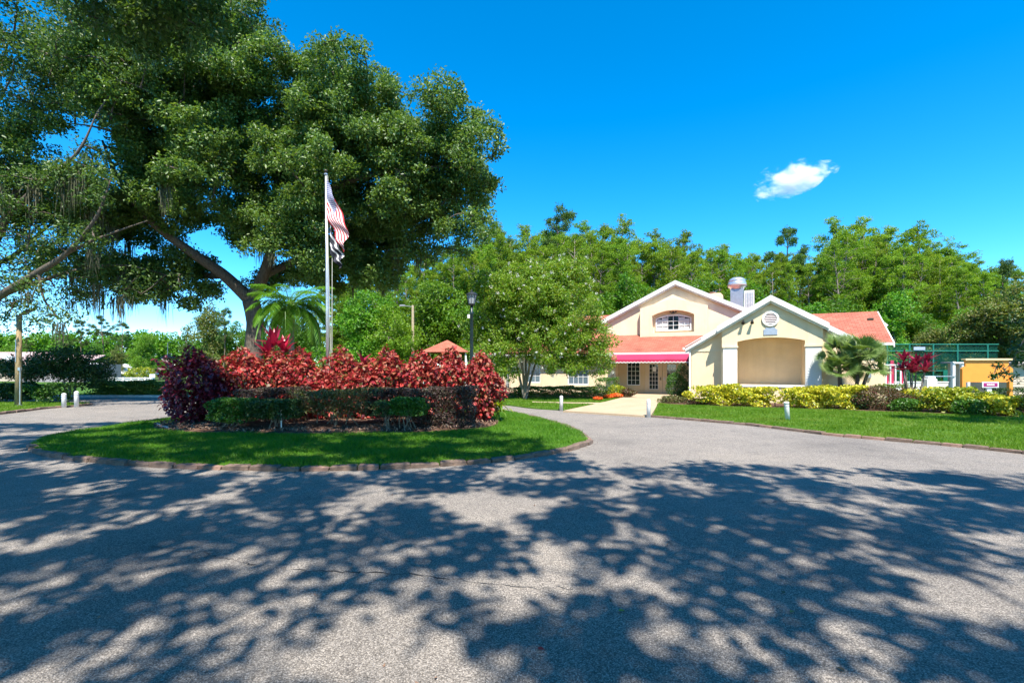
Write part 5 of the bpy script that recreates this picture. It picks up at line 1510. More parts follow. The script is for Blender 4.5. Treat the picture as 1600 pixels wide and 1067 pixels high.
# fan palms by the right wing ---------------------------------------
def fan_mesh(R, seed, nseg=22, span=2.35):
    r = np.random.default_rng(seed); mb = MB()
    mb.tube([(0,0,0),(0,0.45,0.05)],[0.012,0.008],5,False)
    for k in range(nseg):
        a = -span/2*1.1+span*1.1*k/(nseg-1); L = R*(0.82+0.18*math.cos(a))*r.uniform(0.93,1.05); w = 0.028
        d = np.array([math.sin(a), math.cos(a), 0.0]); s = np.array([math.cos(a),-math.sin(a),0])
        o = np.array([0,0.45,0.05])
        z = 0.06*abs(math.sin(a))
        p1 = o+d*L*0.5+np.array([0,0,z]); p2 = o+d*L+np.array([0,0,z-0.10*R*r.random()])
        mb.add([o, p1-s*w+np.array([0,0,0.012]), p2, p1+s*w+np.array([0,0,0.012]), p1],[(0,4,1),(1,4,2),(4,3,2),(0,3,4)])
    me = bpy.data.meshes.new('fan_leaf'); me.from_pydata(mb.v,[],mb.f); me.update(); me.materials.append(M['L_fan'])
    return me
fans = [fan_mesh(0.58,k) for k in range(3)]
def fan_palm(label, x, y, stems, seed):
    r = np.random.default_rng(seed); t = thing('fan_palm', label, 'palm', (x,y,0), 0, 'fan palms by the right wing')
    for (dx, dy, z) in stems:
        mb = MB(); mb.tube([(dx*0.25,dy*0.25,0),(dx*0.55,dy*0.6,z*0.5),(dx,dy,z)],[0.085,0.075,0.065],8); mb.build('trunk', M['bark_oak'], t)
        for k in range(28):
            a = k*2.399; el = r.uniform(-0.4,1.3)
            d = np.array([math.cos(a)*math.cos(el), math.sin(a)*math.cos(el), math.sin(el)])
            put('fan_leaf', fans[r.integers(0,3)], None, t, (dx,dy,z), orient(d, np.array([-d[0]*.5,-d[1]*.5-0.7,0.7])+r.normal(size=3)*0.45), (r.uniform(0.8,1.1),)*3)
    return t
fan_palm('fan palm with the lower left crown against the cream wing', xat(1316,21.6), 21.6, [(-0.10,0.0,1.55),(0.05,0.35,2.35)], 1)
fan_palm('taller fan palm with leaning stems at the corner of the right wing', xat(1334,21.3), 21.3, [(0.35,0.1,2.35),(0.70,0.0,1.75)], 2)

# shrubs along the clubhouse ----------------------------------------
BG = 'shrubs along the clubhouse'
def bed_px(name, label, px0, px1, yt, Y, n, size, lm, seed, ry=0.5, **kw):
    return hedge_px(name, label, px0, px1, yt, Y, n, size, lm, seed, 0.07, ry, kw.pop('stems',0), kw.pop('shape','dome'), group=BG, **kw)
def yellow_row(label, px0, px1, yt, Y, seed, lm='L_yel', n=3400):
    return bed_px('variegated_shrub', label, px0, px1, yt, Y, n, 0.115, lm, seed, 0.55, shape='box', lump=0.30, hollow=0.30)
yellow_row('yellow variegated shrub left of the left pilaster', 1088, 1150, 603, 22.2, 41)
yellow_row('yellow variegated shrub under the left half of the niche', 1145, 1202, 607, 21.6, 42)
yellow_row('yellow variegated shrub under the right pilaster', 1222, 1290, 606, 20.6, 43)
yellow_row('yellow variegated shrub before the fan palms', 1280, 1342, 605, 20.2, 44)
bed_px('bronze_shrub', 'reddish bronze rounded shrub right of the fan palms', 1336, 1412, 602, 19.6, 4200, 0.07, 'L_bronze', 45, 0.7)
bed_px('dark_shrub', 'dark gap filling shrub left of the bronze shrub', 1325, 1360, 612, 19.8, 1300, 0.08, 'L_dark', 46, 0.5)
yellow_row('yellow shrub behind the red ti plant', 1402, 1462, 607, 20.8, 47, 'L_yel', 1800)
bed_px('bronze_shrub', 'low coppery shrub at the foot of the red ti plant', 1395, 1455, 616, 19.9, 1600, 0.08, 'L_bronze', 48, 0.5)
bed_px('green_shrub', 'low bright green shrub beside the leaning grey marker', 1390, 1446, 622, 18.9, 2000, 0.09, 'L_green', 49, 0.45)
yellow_row('yellow green shrub left of the orange board', 1440, 1506, 608, 18.6, 50, 'L_yelgreen', 2800)
yellow_row('yellow shrub before the left post of the orange board', 1486, 1536, 614, 18.0, 51, 'L_yelgreen', 2200)
bed_px('green_shrub', 'glossy green shrub before the orange board', 1490, 1546, 622, 17.4, 2200, 0.09, 'L_green', 52, 0.45)
yellow_row('yellow shrub before the magenta sign', 1530, 1584, 619, 17.4, 53, 'L_yel', 2200)
bed_px('bronze_shrub', 'reddish shrub at the right edge of the bed', 1572, 1640, 617, 17.2, 2600, 0.075, 'L_bronze', 54, 0.6)
bed_px('clipped_hedge', 'clipped green hedge behind the bronze shrub', 1365, 1415, 600, 22.6, 1500, 0.07, 'L_mid', 55, 0.4, shape='box')
bed_px('clipped_hedge', 'dark clipped hedge behind the orange board', 1545, 1640, 606, 24.5, 2600, 0.08, 'L_dark', 56, 0.5, shape='box')
bed_px('low_bedding', 'low olive bedding plants at the path corner', 1030, 1078, 618, 23.6, 1500, 0.08, 'L_olive', 57, 0.55, lump=0.25)
bed_px('low_bedding', 'low coppery bedding plants under the cream wall', 1070, 1112, 622, 22.4, 900, 0.08, 'L_bronze', 58, 0.4, lump=0.25)
shrub('pruned_bush', 'pruned glossy bush bulging beside the doors', 'shrub', xat(1057,28.4), 28.4, 0.62, 0.6, 0.1, 1.50, 3000, 0.07, 'L_green', 'dome', 0.55, 0, seed=59, hollow=0.65, group=BG)
shrub('pruned_bush', 'tall dark pruned bush in the corner right of the doors', 'shrub', xat(1069,28.0), 28.2, 0.45, 0.5, 0.1, 2.05, 2600, 0.07, 'L_dark', 'dome', 0.55, 0, seed=60, hollow=0.65, group=BG)
bed_px('variegated_shrub', 'small yellow shrub at the wing corner', 1066, 1084, 610, 24.3, 500, 0.10, 'L_yel', 61, 0.3)
hedge_px('low_hedge', 'long low hedge in front of the left wing', 796, 932, 604, 28.4, 9500, 0.09, 'L_mid', 62, 0.07, 0.55, 0, group=BG, lump=0.15)
hedge_px('clipped_shrub', 'boxy dark green shrub left of the entrance', 930, 966, 590, 30.0, 2200, 0.07, 'L_green', 63, 0.07, 0.55, 0, group=BG)
bed_px('dark_shrub', 'dark low shrub between the long hedge and the flowers', 926, 950, 600, 28.6, 900, 0.08, 'L_dark', 64, 0.4)
bed_px('lime_shrub', 'yellow green shrub behind the orange flowers', 946, 986, 601, 28.6, 1300, 0.10, 'L_yelgreen', 65, 0.5, lump=0.25)
bed_px('bedding_plant', 'orange tipped croton beside the path before the window', 970, 993, 606, 28.0, 700, 0.10, 'L_bronze', 66, 0.35, lump=0.25)
for px, Y, w, lb in ((934,25.6,0.20,'smallest mound of orange flowers on the grass by the path'),(950,27.0,0.24,'middle mound of orange flowers by the path'),(963,27.7,0.30,'largest mound of orange flowers nearest the entrance')):
    r = np.random.default_rng(px); t = thing('flower_mound', lb, 'flowers', (xat(px,Y),Y,0), 0, 'orange flower mounds by the path')
    P, D = shrub_points(r, 420, w*1.25, w, 0.04, 0.06+w*0.8, 'dome', 0.85, 0.05)
    V, F = leaf_arrays(r, P, np.full(len(P),0.08), 0.9, D, 0.6, -0.1, 0.1)
    put('petals', fast_mesh('petals', V, F), M['orange_petal'], t)
    P, D = shrub_points(r, 120, w*1.1, w*0.9, 0.02, 0.10+w*0.6, 'dome', 0.6, 0.05)
    V, F = leaf_arrays(r, P, np.full(len(P),0.08), 0.6, D, 0.4)
    put('leaves', fast_mesh('leaves', V, F), M['L_green'], t)

# hedges and small tree at the left ---------------------------------
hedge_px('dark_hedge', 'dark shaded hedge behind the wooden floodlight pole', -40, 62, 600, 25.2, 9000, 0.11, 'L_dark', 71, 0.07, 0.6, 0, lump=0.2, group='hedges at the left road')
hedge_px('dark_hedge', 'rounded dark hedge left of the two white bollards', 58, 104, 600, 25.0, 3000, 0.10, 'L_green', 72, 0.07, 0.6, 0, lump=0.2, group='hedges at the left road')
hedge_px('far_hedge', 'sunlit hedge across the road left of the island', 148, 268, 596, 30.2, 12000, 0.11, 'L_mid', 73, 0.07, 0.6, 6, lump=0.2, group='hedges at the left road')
r = np.random.default_rng(91)
dt = thing('small_tree', 'dark spreading small tree with pale leaning stems behind the bollards', 'tree', (xat(112,27),27,0))
OB = np.array([xat(112,27),27,0.0]); mb = MB(); nodes = []
for px, py in ((98,590),(120,585),(108,575)):
    L = spline([(r.normal()*0.1,0,0), tuple((at(px,py+12,27)-OB)*0.7), tuple(at(px,py,27)-OB), tuple(at(px+(px-110)*2,py-16,27)-OB)], False, 4); mb.tube(L, list(np.linspace(0.08,0.03,len(L))), 6); nodes += L[5:]
C = sample_ellipsoids(r, [(P3(112,568,27),PR(58,24,1.5,27)),(P3(50,574,27),PR(58,20,1.3,27)),(P3(135,586,27),PR(40,18,1.0,27)),(P3(20,585,27),PR(40,18,1,27))], 170, 0.24)
add_branches(mb, r, nodes, list(C-OB), 0.03, 0.006); mb.build('trunk', M['bark_pale'], dt, True)
rad = r.uniform(0.3,0.5,len(C))
V, F = clump_leaves(r, C-OB, rad, [int(260*q) for q in rad], 0.12, 0.5, 0.4, 0.1, 0.7, 0.2)
put('crown', fast_mesh('crown', V, F), M['L_dark'], dt)
shrub('round_bush', 'round yellow green bush behind the white fence', 'shrub', xat(220,62), 62, 1.75, 1.5, 0.2, zat(573,62), 1700, 0.22, 'L_yelgreen', 'dome', 0.5, 0, seed=93)

# ================================================================== STREET FURNITURE
# flagpole and flags
YF = 16.0; fx = xat(512.5,YF)
fp = thing('flagpole', 'tall white metal flagpole rising from the red shrubs', 'flagpole', (fx,YF,0))
zt_ = zat(274,YF)
mb = MB(); mb.tube([(0,0,0.1),(-0.02,0,zt_*0.5),(-0.07,0,zt_)],[0.062,0.052,0.032],12); mb.build('pole', M['alu'], fp, True)
mb = MB(); mb.lathe([(0.04,zt_),(0.06,zt_+0.01),(0.06,zt_+0.05),(0.03,zt_+0.06),(0.02,zt_+0.08)], 10, -0.07, 0); mb.build('truck', M['steel'], fp)
mb = MB(); mb.lathe([(0.005,zt_+0.07),(0.05,zt_+0.10),(0.062,zt_+0.135),(0.05,zt_+0.17),(0.005,zt_+0.195)], 12, -0.07, 0); mb.build('finial', M['bronze'], fp, True)
mb = MB(); mb.tube([(0.0,-0.03,zt_-0.02),(0.16,-0.06,zt_*0.66),(0.15,-0.06,2.0),(0.04,-0.06,1.3)],0.010,5,False); mb.tube([(-0.03,-0.05,zt_-0.02),(0.10,-0.05,2.4),(0.02,-0.06,1.3)],0.009,5,False); mb.build('halyard', M['rope'], fp)
mb = MB(); mb.cbox(-0.05,0.05,-0.10,-0.055,1.24,1.36,0.01); mb.build('cleat', M['steel'], fp)
def canton_mat():
    m, nt, out = newmat('flag_canton')
    b = nt.nodes.new('ShaderNodeBsdfPrincipled'); b.inputs['Roughness'].default_value = 0.75
    tc = nt.nodes.new('ShaderNodeTexCoord')
    mp = nt.nodes.new('ShaderNodeMapping'); mp.inputs['Scale'].default_value = (22,17,1)
    nt.links.new(tc.outputs['UV'], mp.inputs[0])
    v = nt.nodes.new('ShaderNodeTexVoronoi'); v.inputs['Randomness'].default_value = 0.0; v.inputs['Scale'].default_value = 1.0
    nt.links.new(mp.outputs[0], v.inputs['Vector'])
    r = ramp(nt, [(0.0,(0.8,0.8,0.8)),(0.26,(0.8,0.8,0.8)),(0.32,(0.03,0.045,0.20))])
    nt.links.new(v.outputs['Distance'], r.inputs[0]); nt.links.new(r.outputs[0], b.inputs['Base Color'])
    nt.links.new(b.outputs[0], out.inputs[0]); return m
M['canton'] = canton_mat()
def draped_flag(name, label, top, hoist, fly, mats, facemat, drop, side, seed, folds=3.2):
    """cloth hanging limp: the hoist edge stays on the halyard, the fly falls beside it in folds"""
    ns, nt_ = 26, 40; V = []; UV = []
    for i in range(ns+1):
        s = i/ns
        for j in range(nt_+1):
            t = j/nt_
            ph = folds*2*PI*(0.55*t+0.45*s)+seed
            amp = 0.05*min(1,t*4)
            x = 0.02+side*fly*t*(0.24+0.10*(1-s))+0.035*math.sin(ph+0.6)*min(1,t*3)
            y = -0.05+amp*math.sin(ph)
            z = -hoist*s*(1-0.42*t)-fly*t*drop
            V.append((x,y,z)); UV.append((t,1-s))
    F = []; fm_ = []
    for i in range(ns):
        for j in range(nt_):
            a = i*(nt_+1)+j; F.append((a,a+1,a+nt_+2,a+nt_+1)); fm_.append(facemat(i/ns, j/nt_))
    me = bpy.data.meshes.new(name); me.from_pydata(V,[],F); me.update()
    uv = me.uv_layers.new(name='UVMap')
    for lp in me.loops: uv.data[lp.index].uv = UV[lp.vertex_index]
    for m_ in mats: me.materials.append(m_)
    me.polygons.foreach_set('material_index', fm_); me.polygons.foreach_set('use_smooth',[True]*len(F))
    o = put(name, me, None, None, top); return tag(o, label, 'flag', 'flags on the pole')
draped_flag('flag', 'red and white striped flag with blue starred canton hanging limp on the pole', (fx-0.04,YF-0.02,zt_-0.12), 1.2, 2.15, [M['f_red'],M['f_white'],M['canton']],
            lambda s, t: 2 if (t < 0.4 and s < 7/13) else (0 if int(s*13) % 2 == 0 else 1), 0.80, 1, 0.4)
draped_flag('flag', 'black and white flag hanging limp below the striped flag', (fx+0.09,YF-0.06,zt_-1.75), 0.85, 1.3, [M['f_black'],M['f_white']],
            lambda s, t: 1 if (0.12 < s < 0.30 or 0.55 < s < 0.68) else 0, 0.66, 1, 2.0)

# street lamp
YL = 16.6
lp_ = thing('street_lamp', 'dark green lantern lamp post at the right end of the red shrubs', 'street lamp', (xat(737,YL),YL,0))
zl = zat(478,YL)
mb = MB(); mb.lathe([(0.15,0.1),(0.15,0.18),(0.10,0.24),(0.08,0.7),(0.062,0.78),(0.055,zl-0.3),(0.065,zl-0.28),(0.065,zl-0.22),(0.05,zl-0.2),(0.05,zl)], 14); mb.build('post', M['lampgreen'], lp_, True)
mb = MB(); mb.lathe([(0.05,zl),(0.11,zl+0.03),(0.12,zl+0.07)], 12); mb.build('lantern_base', M['dark'], lp_)
mb = MB(); mb.lathe([(0.105,zl+0.075),(0.165,zl+0.36)], 8); mb.build('lantern_glass', M['frost'], lp_)
for k in range(8):
    a = 2*PI*k/8
    mb = MB(); mb.tube([(0.108*math.cos(a),0.108*math.sin(a),zl+0.07),(0.170*math.cos(a),0.170*math.sin(a),zl+0.365)],0.009,5); mb.build('lantern_bar', M['dark'], lp_)
mb = MB(); mb.lathe([(0.20,zl+0.365),(0.20,zl+0.385),(0.14,zl+0.44),(0.06,zl+0.475),(0.03,zl+0.48),(0.025,zl+0.53),(0.004,zl+0.56)], 16); mb.build('lantern_cap', M['dark'], lp_)
mb = MB(); mb.cbox(-0.14,-0.06,-0.05,0.05,zl-0.42,zl-0.30,0.01); mb.build('sensor', M['white'], lp_)

# bollards
def bollard(label, x, y, h, rad, lean=0.0, cap='dome', mat='white'):
    t = thing('bollard', label, 'bollard', (x,y,0), 0, 'white bollards'); t.rotation_euler = (0.0, lean, 0.3)
    mb = MB(); mb.lathe([(rad,0.0),(rad,h-0.03),(rad*0.98,h-0.02)], 16); mb.build('post', M[mat], t, True)
    mb = MB()
    if cap == 'dome': mb.lathe([(rad*1.04,h-0.02),(rad*1.04,h),(rad*0.85,h+0.035),(rad*0.4,h+0.055),(0.004,h+0.06)], 16)
    else: mb.lathe([(rad*1.10,h-0.02),(rad*1.10,h+0.03),(rad*0.9,h+0.045),(0.004,h+0.05)], 16)
    mb.build('cap', M['offwhite'], t, True)
    mb = MB(); mb.lathe([(rad*1.02,h*0.82),(rad*1.02,h*0.86)], 16); mb.build('band', M['steel'], t)
    return t
bollard('white bollard at the right corner where path meets road', 4.76, 16.95, 0.58, 0.07)
bollard('white bollard on the grass left of the entrance path', *gnd(877,642), 0.56, 0.068)
bollard('leaning white bollard on the sunny lawn', *gnd(1231,659), 0.60, 0.072, -0.10, 'flat')
bollard('left of the two white bollards by the floodlight pole', *gnd(100,637), 0.58, 0.085)
bollard('right of the two white bollards by the floodlight pole', *gnd(119.5,636.5), 0.66, 0.085)
# small leaning grey marker in the shrubs
mk_ = MB(); gx, gy = gnd(1417,643); mk_.cbox(-0.10,0.10,-0.03,0.03,0,0.38,0.02)
o = mk_.build('marker_post', M['offwhite']); o.location = (gx,gy,0.04); o.rotation_euler = (0,0.14,0.1)
tag(o, 'short leaning grey white marker in front of the low green shrub', 'marker')
# white irrigation pipe in the bed under the niche
pv = MB(); gx, gy = xat(1211,21.3), 21.3; pv.tube([(gx,gy,0.04),(gx,gy,0.34)],[0.022,0.022],8); pv.cbox(gx-0.035,gx+0.035,gy-0.035,gy+0.035,0.34,0.38,0.01)
tag(pv.build('path_light', M['bronze']), 'short dark path light below the niche between yellow shrubs', 'light')

# wooden floodlight pole at the left
YW = 21.7
fl_ = thing('floodlight_pole', 'wooden pole with angled floodlight on the left lawn', 'street lamp', (xat(29,YW),YW,0))
zt2 = zat(492,YW)
mb = MB(); mb.tube([(-0.02,0,0),(0.0,0,zt2*0.5),(0.03,0,zt2)],[0.12,0.11,0.095],12); mb.build('pole', M['wood'], fl_, True)
mb = MB(); mb.tube([(0.12,-0.06,0.06),(0.13,-0.06,1.62)],0.026,8); mb.cbox(0.08,0.18,-0.12,-0.03,1.62,1.76,0.01); mb.cbox(0.06,0.22,-0.14,-0.02,0.0,0.09,0.02); mb.build('conduit', M['steel'], fl_)
mb = MB(); mb.tube([(0.0,-0.13,2.0),(0.0,-0.12,3.0)],0.02,7); mb.build('upper_conduit', M['steel'], fl_)
mb = MB(); mb.tube([(0.05,0,zt2-0.1),(0.28,-0.05,zt2+0.07)],0.028,7); mb.build('bracket', M['steel'], fl_)
mb = MB(); mb.cbox(-0.24,0.24,-0.17,0.17,-0.05,0.06,0.03); h = mb.build('lamp_head', M['bronze'], fl_); h.location = (0.46,-0.08,zt2+0.12); h.rotation_euler = (0.25,-0.5,0)
mb = MB(); mb.box(-0.20,0.20,-0.14,0.14,-0.058,-0.052); mb.build('lamp_lens', M['frost'], h)
# thin lamp post with a brown cap left of the shaded shrub
t = thing('post_lamp', 'thin pale post with brown cap left of the shaded shrub', 'street lamp', (xat(262,31),31,0))
zz = zat(560,31); mb = MB(); mb.tube([(0,0,0),(0,0,zz)],0.05,8); mb.build('post', M['wood_pale'], t)
mb = MB(); mb.lathe([(0.42,zz),(0.40,zz+0.06),(0.12,zz+0.20),(0.03,zz+0.22)],10); mb.build('cap', M['kerb2'], t)
mb = MB(); mb.tube([(0,0,zz+0.2),(0,0,zz+1.0),(0.2,0,zz+1.05)],0.025,6); mb.build('rod', M['steel'], t)
# wooden light pole in front of the wood
YQ = 44.0
t = thing('light_pole', 'pale wooden light pole in front of the wood beside the gazebo', 'street lamp', (xat(645,YQ),YQ,0))
zz = zat(477,YQ); mb = MB(); mb.tube([(0,0,0),(0,0,zz)],[0.15,0.11],10); mb.build('pole', M['wood_pale'], t)
mb = MB(); mb.tube([(0,0,zz-0.15),(-0.75,-0.1,zz-0.05)],0.03,6); mb.build('bracket', M['steel'], t)
mb = MB(); mb.cbox(-1.15,-0.65,-0.25,0.1,zz-0.12,zz+0.02,0.03); mb.build('lamp_head', M['steel'], t)

# ---- far left: houses, fence, sign
hs = thing('house', 'far white house with teal gable beyond the hedge', 'house', (xat(172,70),70,0))
mb = MB(); mb.box(-3.2,2.0,0,6,0,1.35); mb.build('wall', M['white'], hs)
mb = MB(); mb.prism([(-0.55,1.36),(0.75,1.36),(0.75,1.7),(0.1,2.05),(-0.55,1.75)],-0.5,-0.3); mb.build('gable', M['teal'], hs)
mb = MB(); mb.slab([(-3.6,-0.6,2.55),(-0.1,-0.6,1.95),(-0.1,6.5,1.95),(-3.6,6.5,2.55)],0.14); mb.slab([(0.4,-0.6,1.75),(2.5,-0.6,0.95),(2.5,6.5,0.95),(0.4,6.5,1.75)],0.14); mb.build('roof', M['white'], hs)
mb = MB(); mb.box(0.9,1.3,-0.55,-0.4,0,1.3); mb.build('post', M['teal'], hs)
hs = thing('house', 'far house with pinkish roof behind the floodlight pole', 'house', (xat(-10,66),66,0))
mb = MB(); mb.box(-6,4.2,0,8,0,2.6); mb.build('wall', M['siding'], hs)  # brownish wall colour stands in for the shade over the house
mb = MB(); mb.slab([(-6.6,-0.6,2.5),(4.8,-0.6,2.5),(4.0,4,4.1),(-6,4,4.1)],0.12); mb.build('roof', M['pinkroof'], hs)
mb = MB(); mb.prism([(2.0,2.6),(3.4,2.6),(3.4,3.3),(2.0,3.6)],-0.9,-0.6); mb.build('gable_panel', M['white'], hs)
hs = thing('house', 'far low grey roofed building left of the dark spreading tree', 'house', (xat(75,62),62,0))
mb = MB(); mb.box(-4.0,4.5,0,6,0,2.3); mb.build('wall', M['shed_roof'], hs)  # dull grey wall, with the shade on it put into the colour
mb = MB(); mb.slab([(-4.3,-0.5,2.25),(4.9,-0.5,2.25),(4.4,3.5,3.55),(-3.8,3.5,3.55)],0.12); mb.build('roof', M['pinkroof'], hs)
fe = thing('white_fence', 'white railing fence behind the far hedge', 'fence', (0,0,0))
for k, px in enumerate((166,178,193,205,217,227,236)):
    mb = MB(); x = xat(px,48); mb.box(x-0.07,x+0.07,47.95,48.05,0,0.86 if k % 1 == 0 else 0.8); mb.build('post', M['white'], fe)
for z in (0.50,0.74):
    mb = MB(); mb.box(xat(163,48),xat(237,48),48.055,48.09,z,z+0.09); mb.build('rail', M['white'], fe)
for k in range(36):
    x = xat(164,48)+k*0.128
    mb = MB(); mb.box(x-0.02,x+0.02,48.095,48.12,0.1,0.80); mb.build('picket', M['white'], fe)
sg = thing('road_sign', 'small white rectangular sign above the far hedge', 'sign', (xat(238,45),45,0))
mb = MB(); mb.box(-0.25,0.27,-0.02,0.0,0.86,1.20); mb.build('panel', M['white'], sg)
mb = MB(); mb.box(-0.03,0.03,0.003,0.05,0,0.9); mb.build('post', M['steel'], sg)

# ---- right: tennis fence, board, sign, shed
YT = 33.0
tf = thing('tennis_fence', 'tall green chain link tennis court fence right of the clubhouse', 'fence', (0,0,0))
x0, x1 = xat(1384,YT), xat(1560,YT); ztf = zat(538,YT)
for px in (1386,1421,1458,1496,1543):
    mb = MB(); x = xat(px,YT); mb.tube([(x,YT,0),(x,YT,ztf+0.04)],0.055,8); mb.build('post', M['green_paint'], tf)
for z in (ztf, ztf-0.45, 1.55):
    mb = MB(); mb.tube([(x0,YT-0.01,z),(x1,YT-0.01,z)],0.034,6); mb.build('rail', M['green_paint'], tf)
V = []; F = []
def wire(a, b, w=0.0036):
    a = np.array(a); b = np.array(b); n = np.array([-(b-a)[2],0,(b-a)[0]]); n = n/np.linalg.norm(n)*w
    k = len(V); V.extend([a-n,a+n,b+n,b-n, a+[0,0.012,0]]); F.append((k,k+1,k+2)); F.append((k,k+2,k+3))
s_ = -ztf
while s_ < (x1-x0):
    for sg_ in (1,-1):
        a0, a1 = max(0,s_), min(x1-x0, s_+ztf)
        if a1 > a0:
            if sg_ == 1: wire((x0+a0,YT+0.05,a0-s_),(x0+a1,YT+0.05,a1-s_))
            else: wire((x0+a0,YT+0.055,ztf-(a0-s_)),(x0+a1,YT+0.055,ztf-(a1-s_)))
    s_ += 0.10
o = put('mesh_panel', fast_mesh('mesh_panel', np.array(V), np.array(F)), M['green_paint'], tf)
o['kind'] = 'stuff'
mb = MB(); mb.box(xat(1472,YT),xat(1496,YT),YT-0.10,YT-0.06,zat(597,YT),zat(578,YT)); mb.build('green_panel', M['green_paint'], tf)
mb = MB(); mb.box(xat(1426,YT),xat(1444,YT),YT-0.09,YT-0.05,zat(547,YT),zat(542,YT)); mb.build('grey_panel', M['plaque'], tf)
lw = thing('low_wall', 'low white wall at the foot of the tennis fence', 'wall', (0,0,0))
mb = MB(); mb.box(xat(1384,31),xat(1512,31),31,31.25,0,zat(598,31)); mb.build('wall_body', M['white'], lw)
mb = MB(); mb.box(xat(1383,31),xat(1513,31),30.97,31.28,zat(598,31)+0.003,zat(596.5,31)+0.02); mb.build('coping', M['offwhite'], lw)
eb = thing('equipment_box', 'white utility cabinet before the low wall', 'cabinet', (xat(1452,27.5),27.5,0))
mb = MB(); mb.cbox(-0.28,0.28,-0.2,0.2,0,zat(592,27.5),0.02); mb.build('casing', M['white'], eb)
mb = MB(); mb.cbox(-0.20,0.22,-0.16,0.16,zat(592,27.5)+0.003,zat(588.5,27.5)+0.02,0.02); mb.build('lid', M['offwhite'], eb)
gt = thing('white_gate', 'white railing gate with red panels beside the wing corner', 'gate', (0,0,0))
YG = 28.6
for px in (1384,1391,1399,1407,1414):
    mb = MB(); x = xat(px,YG); mb.box(x-0.035,x+0.035,YG-0.03,YG+0.03,0,zat(569,YG)); mb.build('bar', M['white'], gt)
for z in (zat(570,YG), zat(600,YG)):
    mb = MB(); mb.box(xat(1382,YG),xat(1416,YG),YG-0.065,YG-0.033,z-0.04,z+0.03); mb.build('rail', M['white'], gt)
for a, b, yt in ((1385.5,1389.5,578),(1392.5,1397.5,563),(1408.5,1412.5,574)):
    mb = MB(); mb.box(xat(a,YG),xat(b,YG),YG+0.04,YG+0.08,0.3,zat(yt,YG)); mb.build('red_panel', M['redpaint'], gt)
ga = thing('court_gate', 'white gate posts with crossbar left of the orange board', 'gate', (0,0,0))
for px, yt in ((1489,565),(1503,567),(1512,570)):
    mb = MB(); x = xat(px,29.5); mb.box(x-0.08,x+0.08,29.42,29.58,0,zat(yt,29.5)); mb.build('post', M['white'], ga)
mb = MB(); mb.box(xat(1487,29.5),xat(1514,29.5),29.36,29.415,zat(568,29.5),zat(566,29.5)); mb.build('crossbar', M['white'], ga)
mb = MB(); mb.box(xat(1440,29.5),xat(1490,29.5),29.36,29.40,zat(588.5,29.5),zat(587,29.5)); mb.build('long_rail', M['steel'], ga)
YB = 24.2
ob = thing('notice_board', 'large orange board on two posts behind the yellow shrubs', 'sign', (xat(1541,YB),YB,0), math.radians(-6))
hw = 0.98; zb0, zb1 = zat(597,YB), zat(563,YB)
mb = MB(); mb.cbox(-hw,hw,-0.05,0.05,zb0,zb1,0.01); mb.build('panel', M['orange'], ob)
for x, zt3 in ((-hw-0.085,zat(576,YB)),(hw+0.085,zat(576,YB))):
    mb = MB(); sgn = 1 if x < 0 else -1
    mb.prism([(x-0.08,0),(x+0.08,0),(x+0.08,zt3+(0.12 if x < 0 else 0)),(x-0.08,zt3+(0 if x < 0 else 0.12))],-0.08,0.08); mb.build('post', M['orange'], ob)
mb = MB(); mb.cbox(-hw-0.06,hw+0.32,-0.14,0.14,zb1+0.003,zb1+0.085,0.01); mb.build('cap', M['tan_cap'], ob)
ms_ = thing('small_sign', 'small magenta sign on a white post in front of the orange board', 'sign', (xat(1547,21.5),21.5,0))
YS = 21.5
mb = MB(); mb.cbox(-0.36,0.36,-0.02,0.02,zat(605.5,YS),zat(596.5,YS),0.006); mb.build('frame', M['white'], ms_)
mb = MB(); mb.box(-0.31,0.31,-0.028,-0.022,zat(604,YS),zat(598,YS)); mb.build('panel', M['magenta'], ms_)
mb = MB()
for k in range(8):
    a = -0.17+0.043*k; mb.box(a,a+0.034,-0.034,-0.030,zat(602.2,YS),zat(599.6,YS)-0.01*(k % 2))
mb.build('lettering', M['white'], ms_)
mb = MB(); mb.cbox(-0.10,0.10,0.025,0.10,0,zat(600,YS),0.01); mb.build('post', M['white'], ms_)
sh = thing('garden_shed', 'tan lap sided shed at the right edge behind the orange board', 'shed', (xat(1588,27.5),27.5,0))
mb = MB(); mb.box(-0.3,5,0.02,4,0,zat(566,27.5)); mb.build('wall', M['siding'], sh)
for k in range(13):
    z = 0.1+k*0.145
    if z+0.14 > zat(566,27.5): break
    mb = MB(); mb.add([(-0.31,-0.02,z),(5,-0.02,z),(5,0.0,z+0.14),(-0.31,0.0,z+0.14),(-0.31,0.018,z),(5,0.018,z)],[(0,1,2,3),(0,4,5,1)]); mb.build('siding_board', M['siding'], sh)
mb = MB(); mb.slab([(-0.6,-0.4,zat(566,27.5)-0.05),(5.3,-0.4,zat(566,27.5)-0.05),(5.3,4.2,zat(566,27.5)+0.08),(-0.6,4.2,zat(566,27.5)+0.08)],0.1); mb.build('roof', M['shed_roof'], sh)

# fallen leaves on the asphalt
for px, py, mk, lb in ((840,1014,'L_red','orange fallen leaf on the near asphalt, lowest one'),(966,955,'L_yelgreen','small green fallen leaf on the asphalt left of centre sun patch'),
                       (1225,928,'L_bronze','small brown fallen leaf on a sunny patch of asphalt'),(1240,955,'L_green','green fallen leaf in shade on the near asphalt'),(1320,1050,'L_bronze','brown fallen leaf at the lower right of the asphalt')):
    me = big_leaf_mesh(0.045,0.03,0.004); me.materials.append(M[mk])
    o = put('fallen_leaf', me, None, None, (*gnd(px,py),0.008), (0.1,0.05,px)); tag(o, lb, 'leaf', 'fallen leaves on the asphalt')

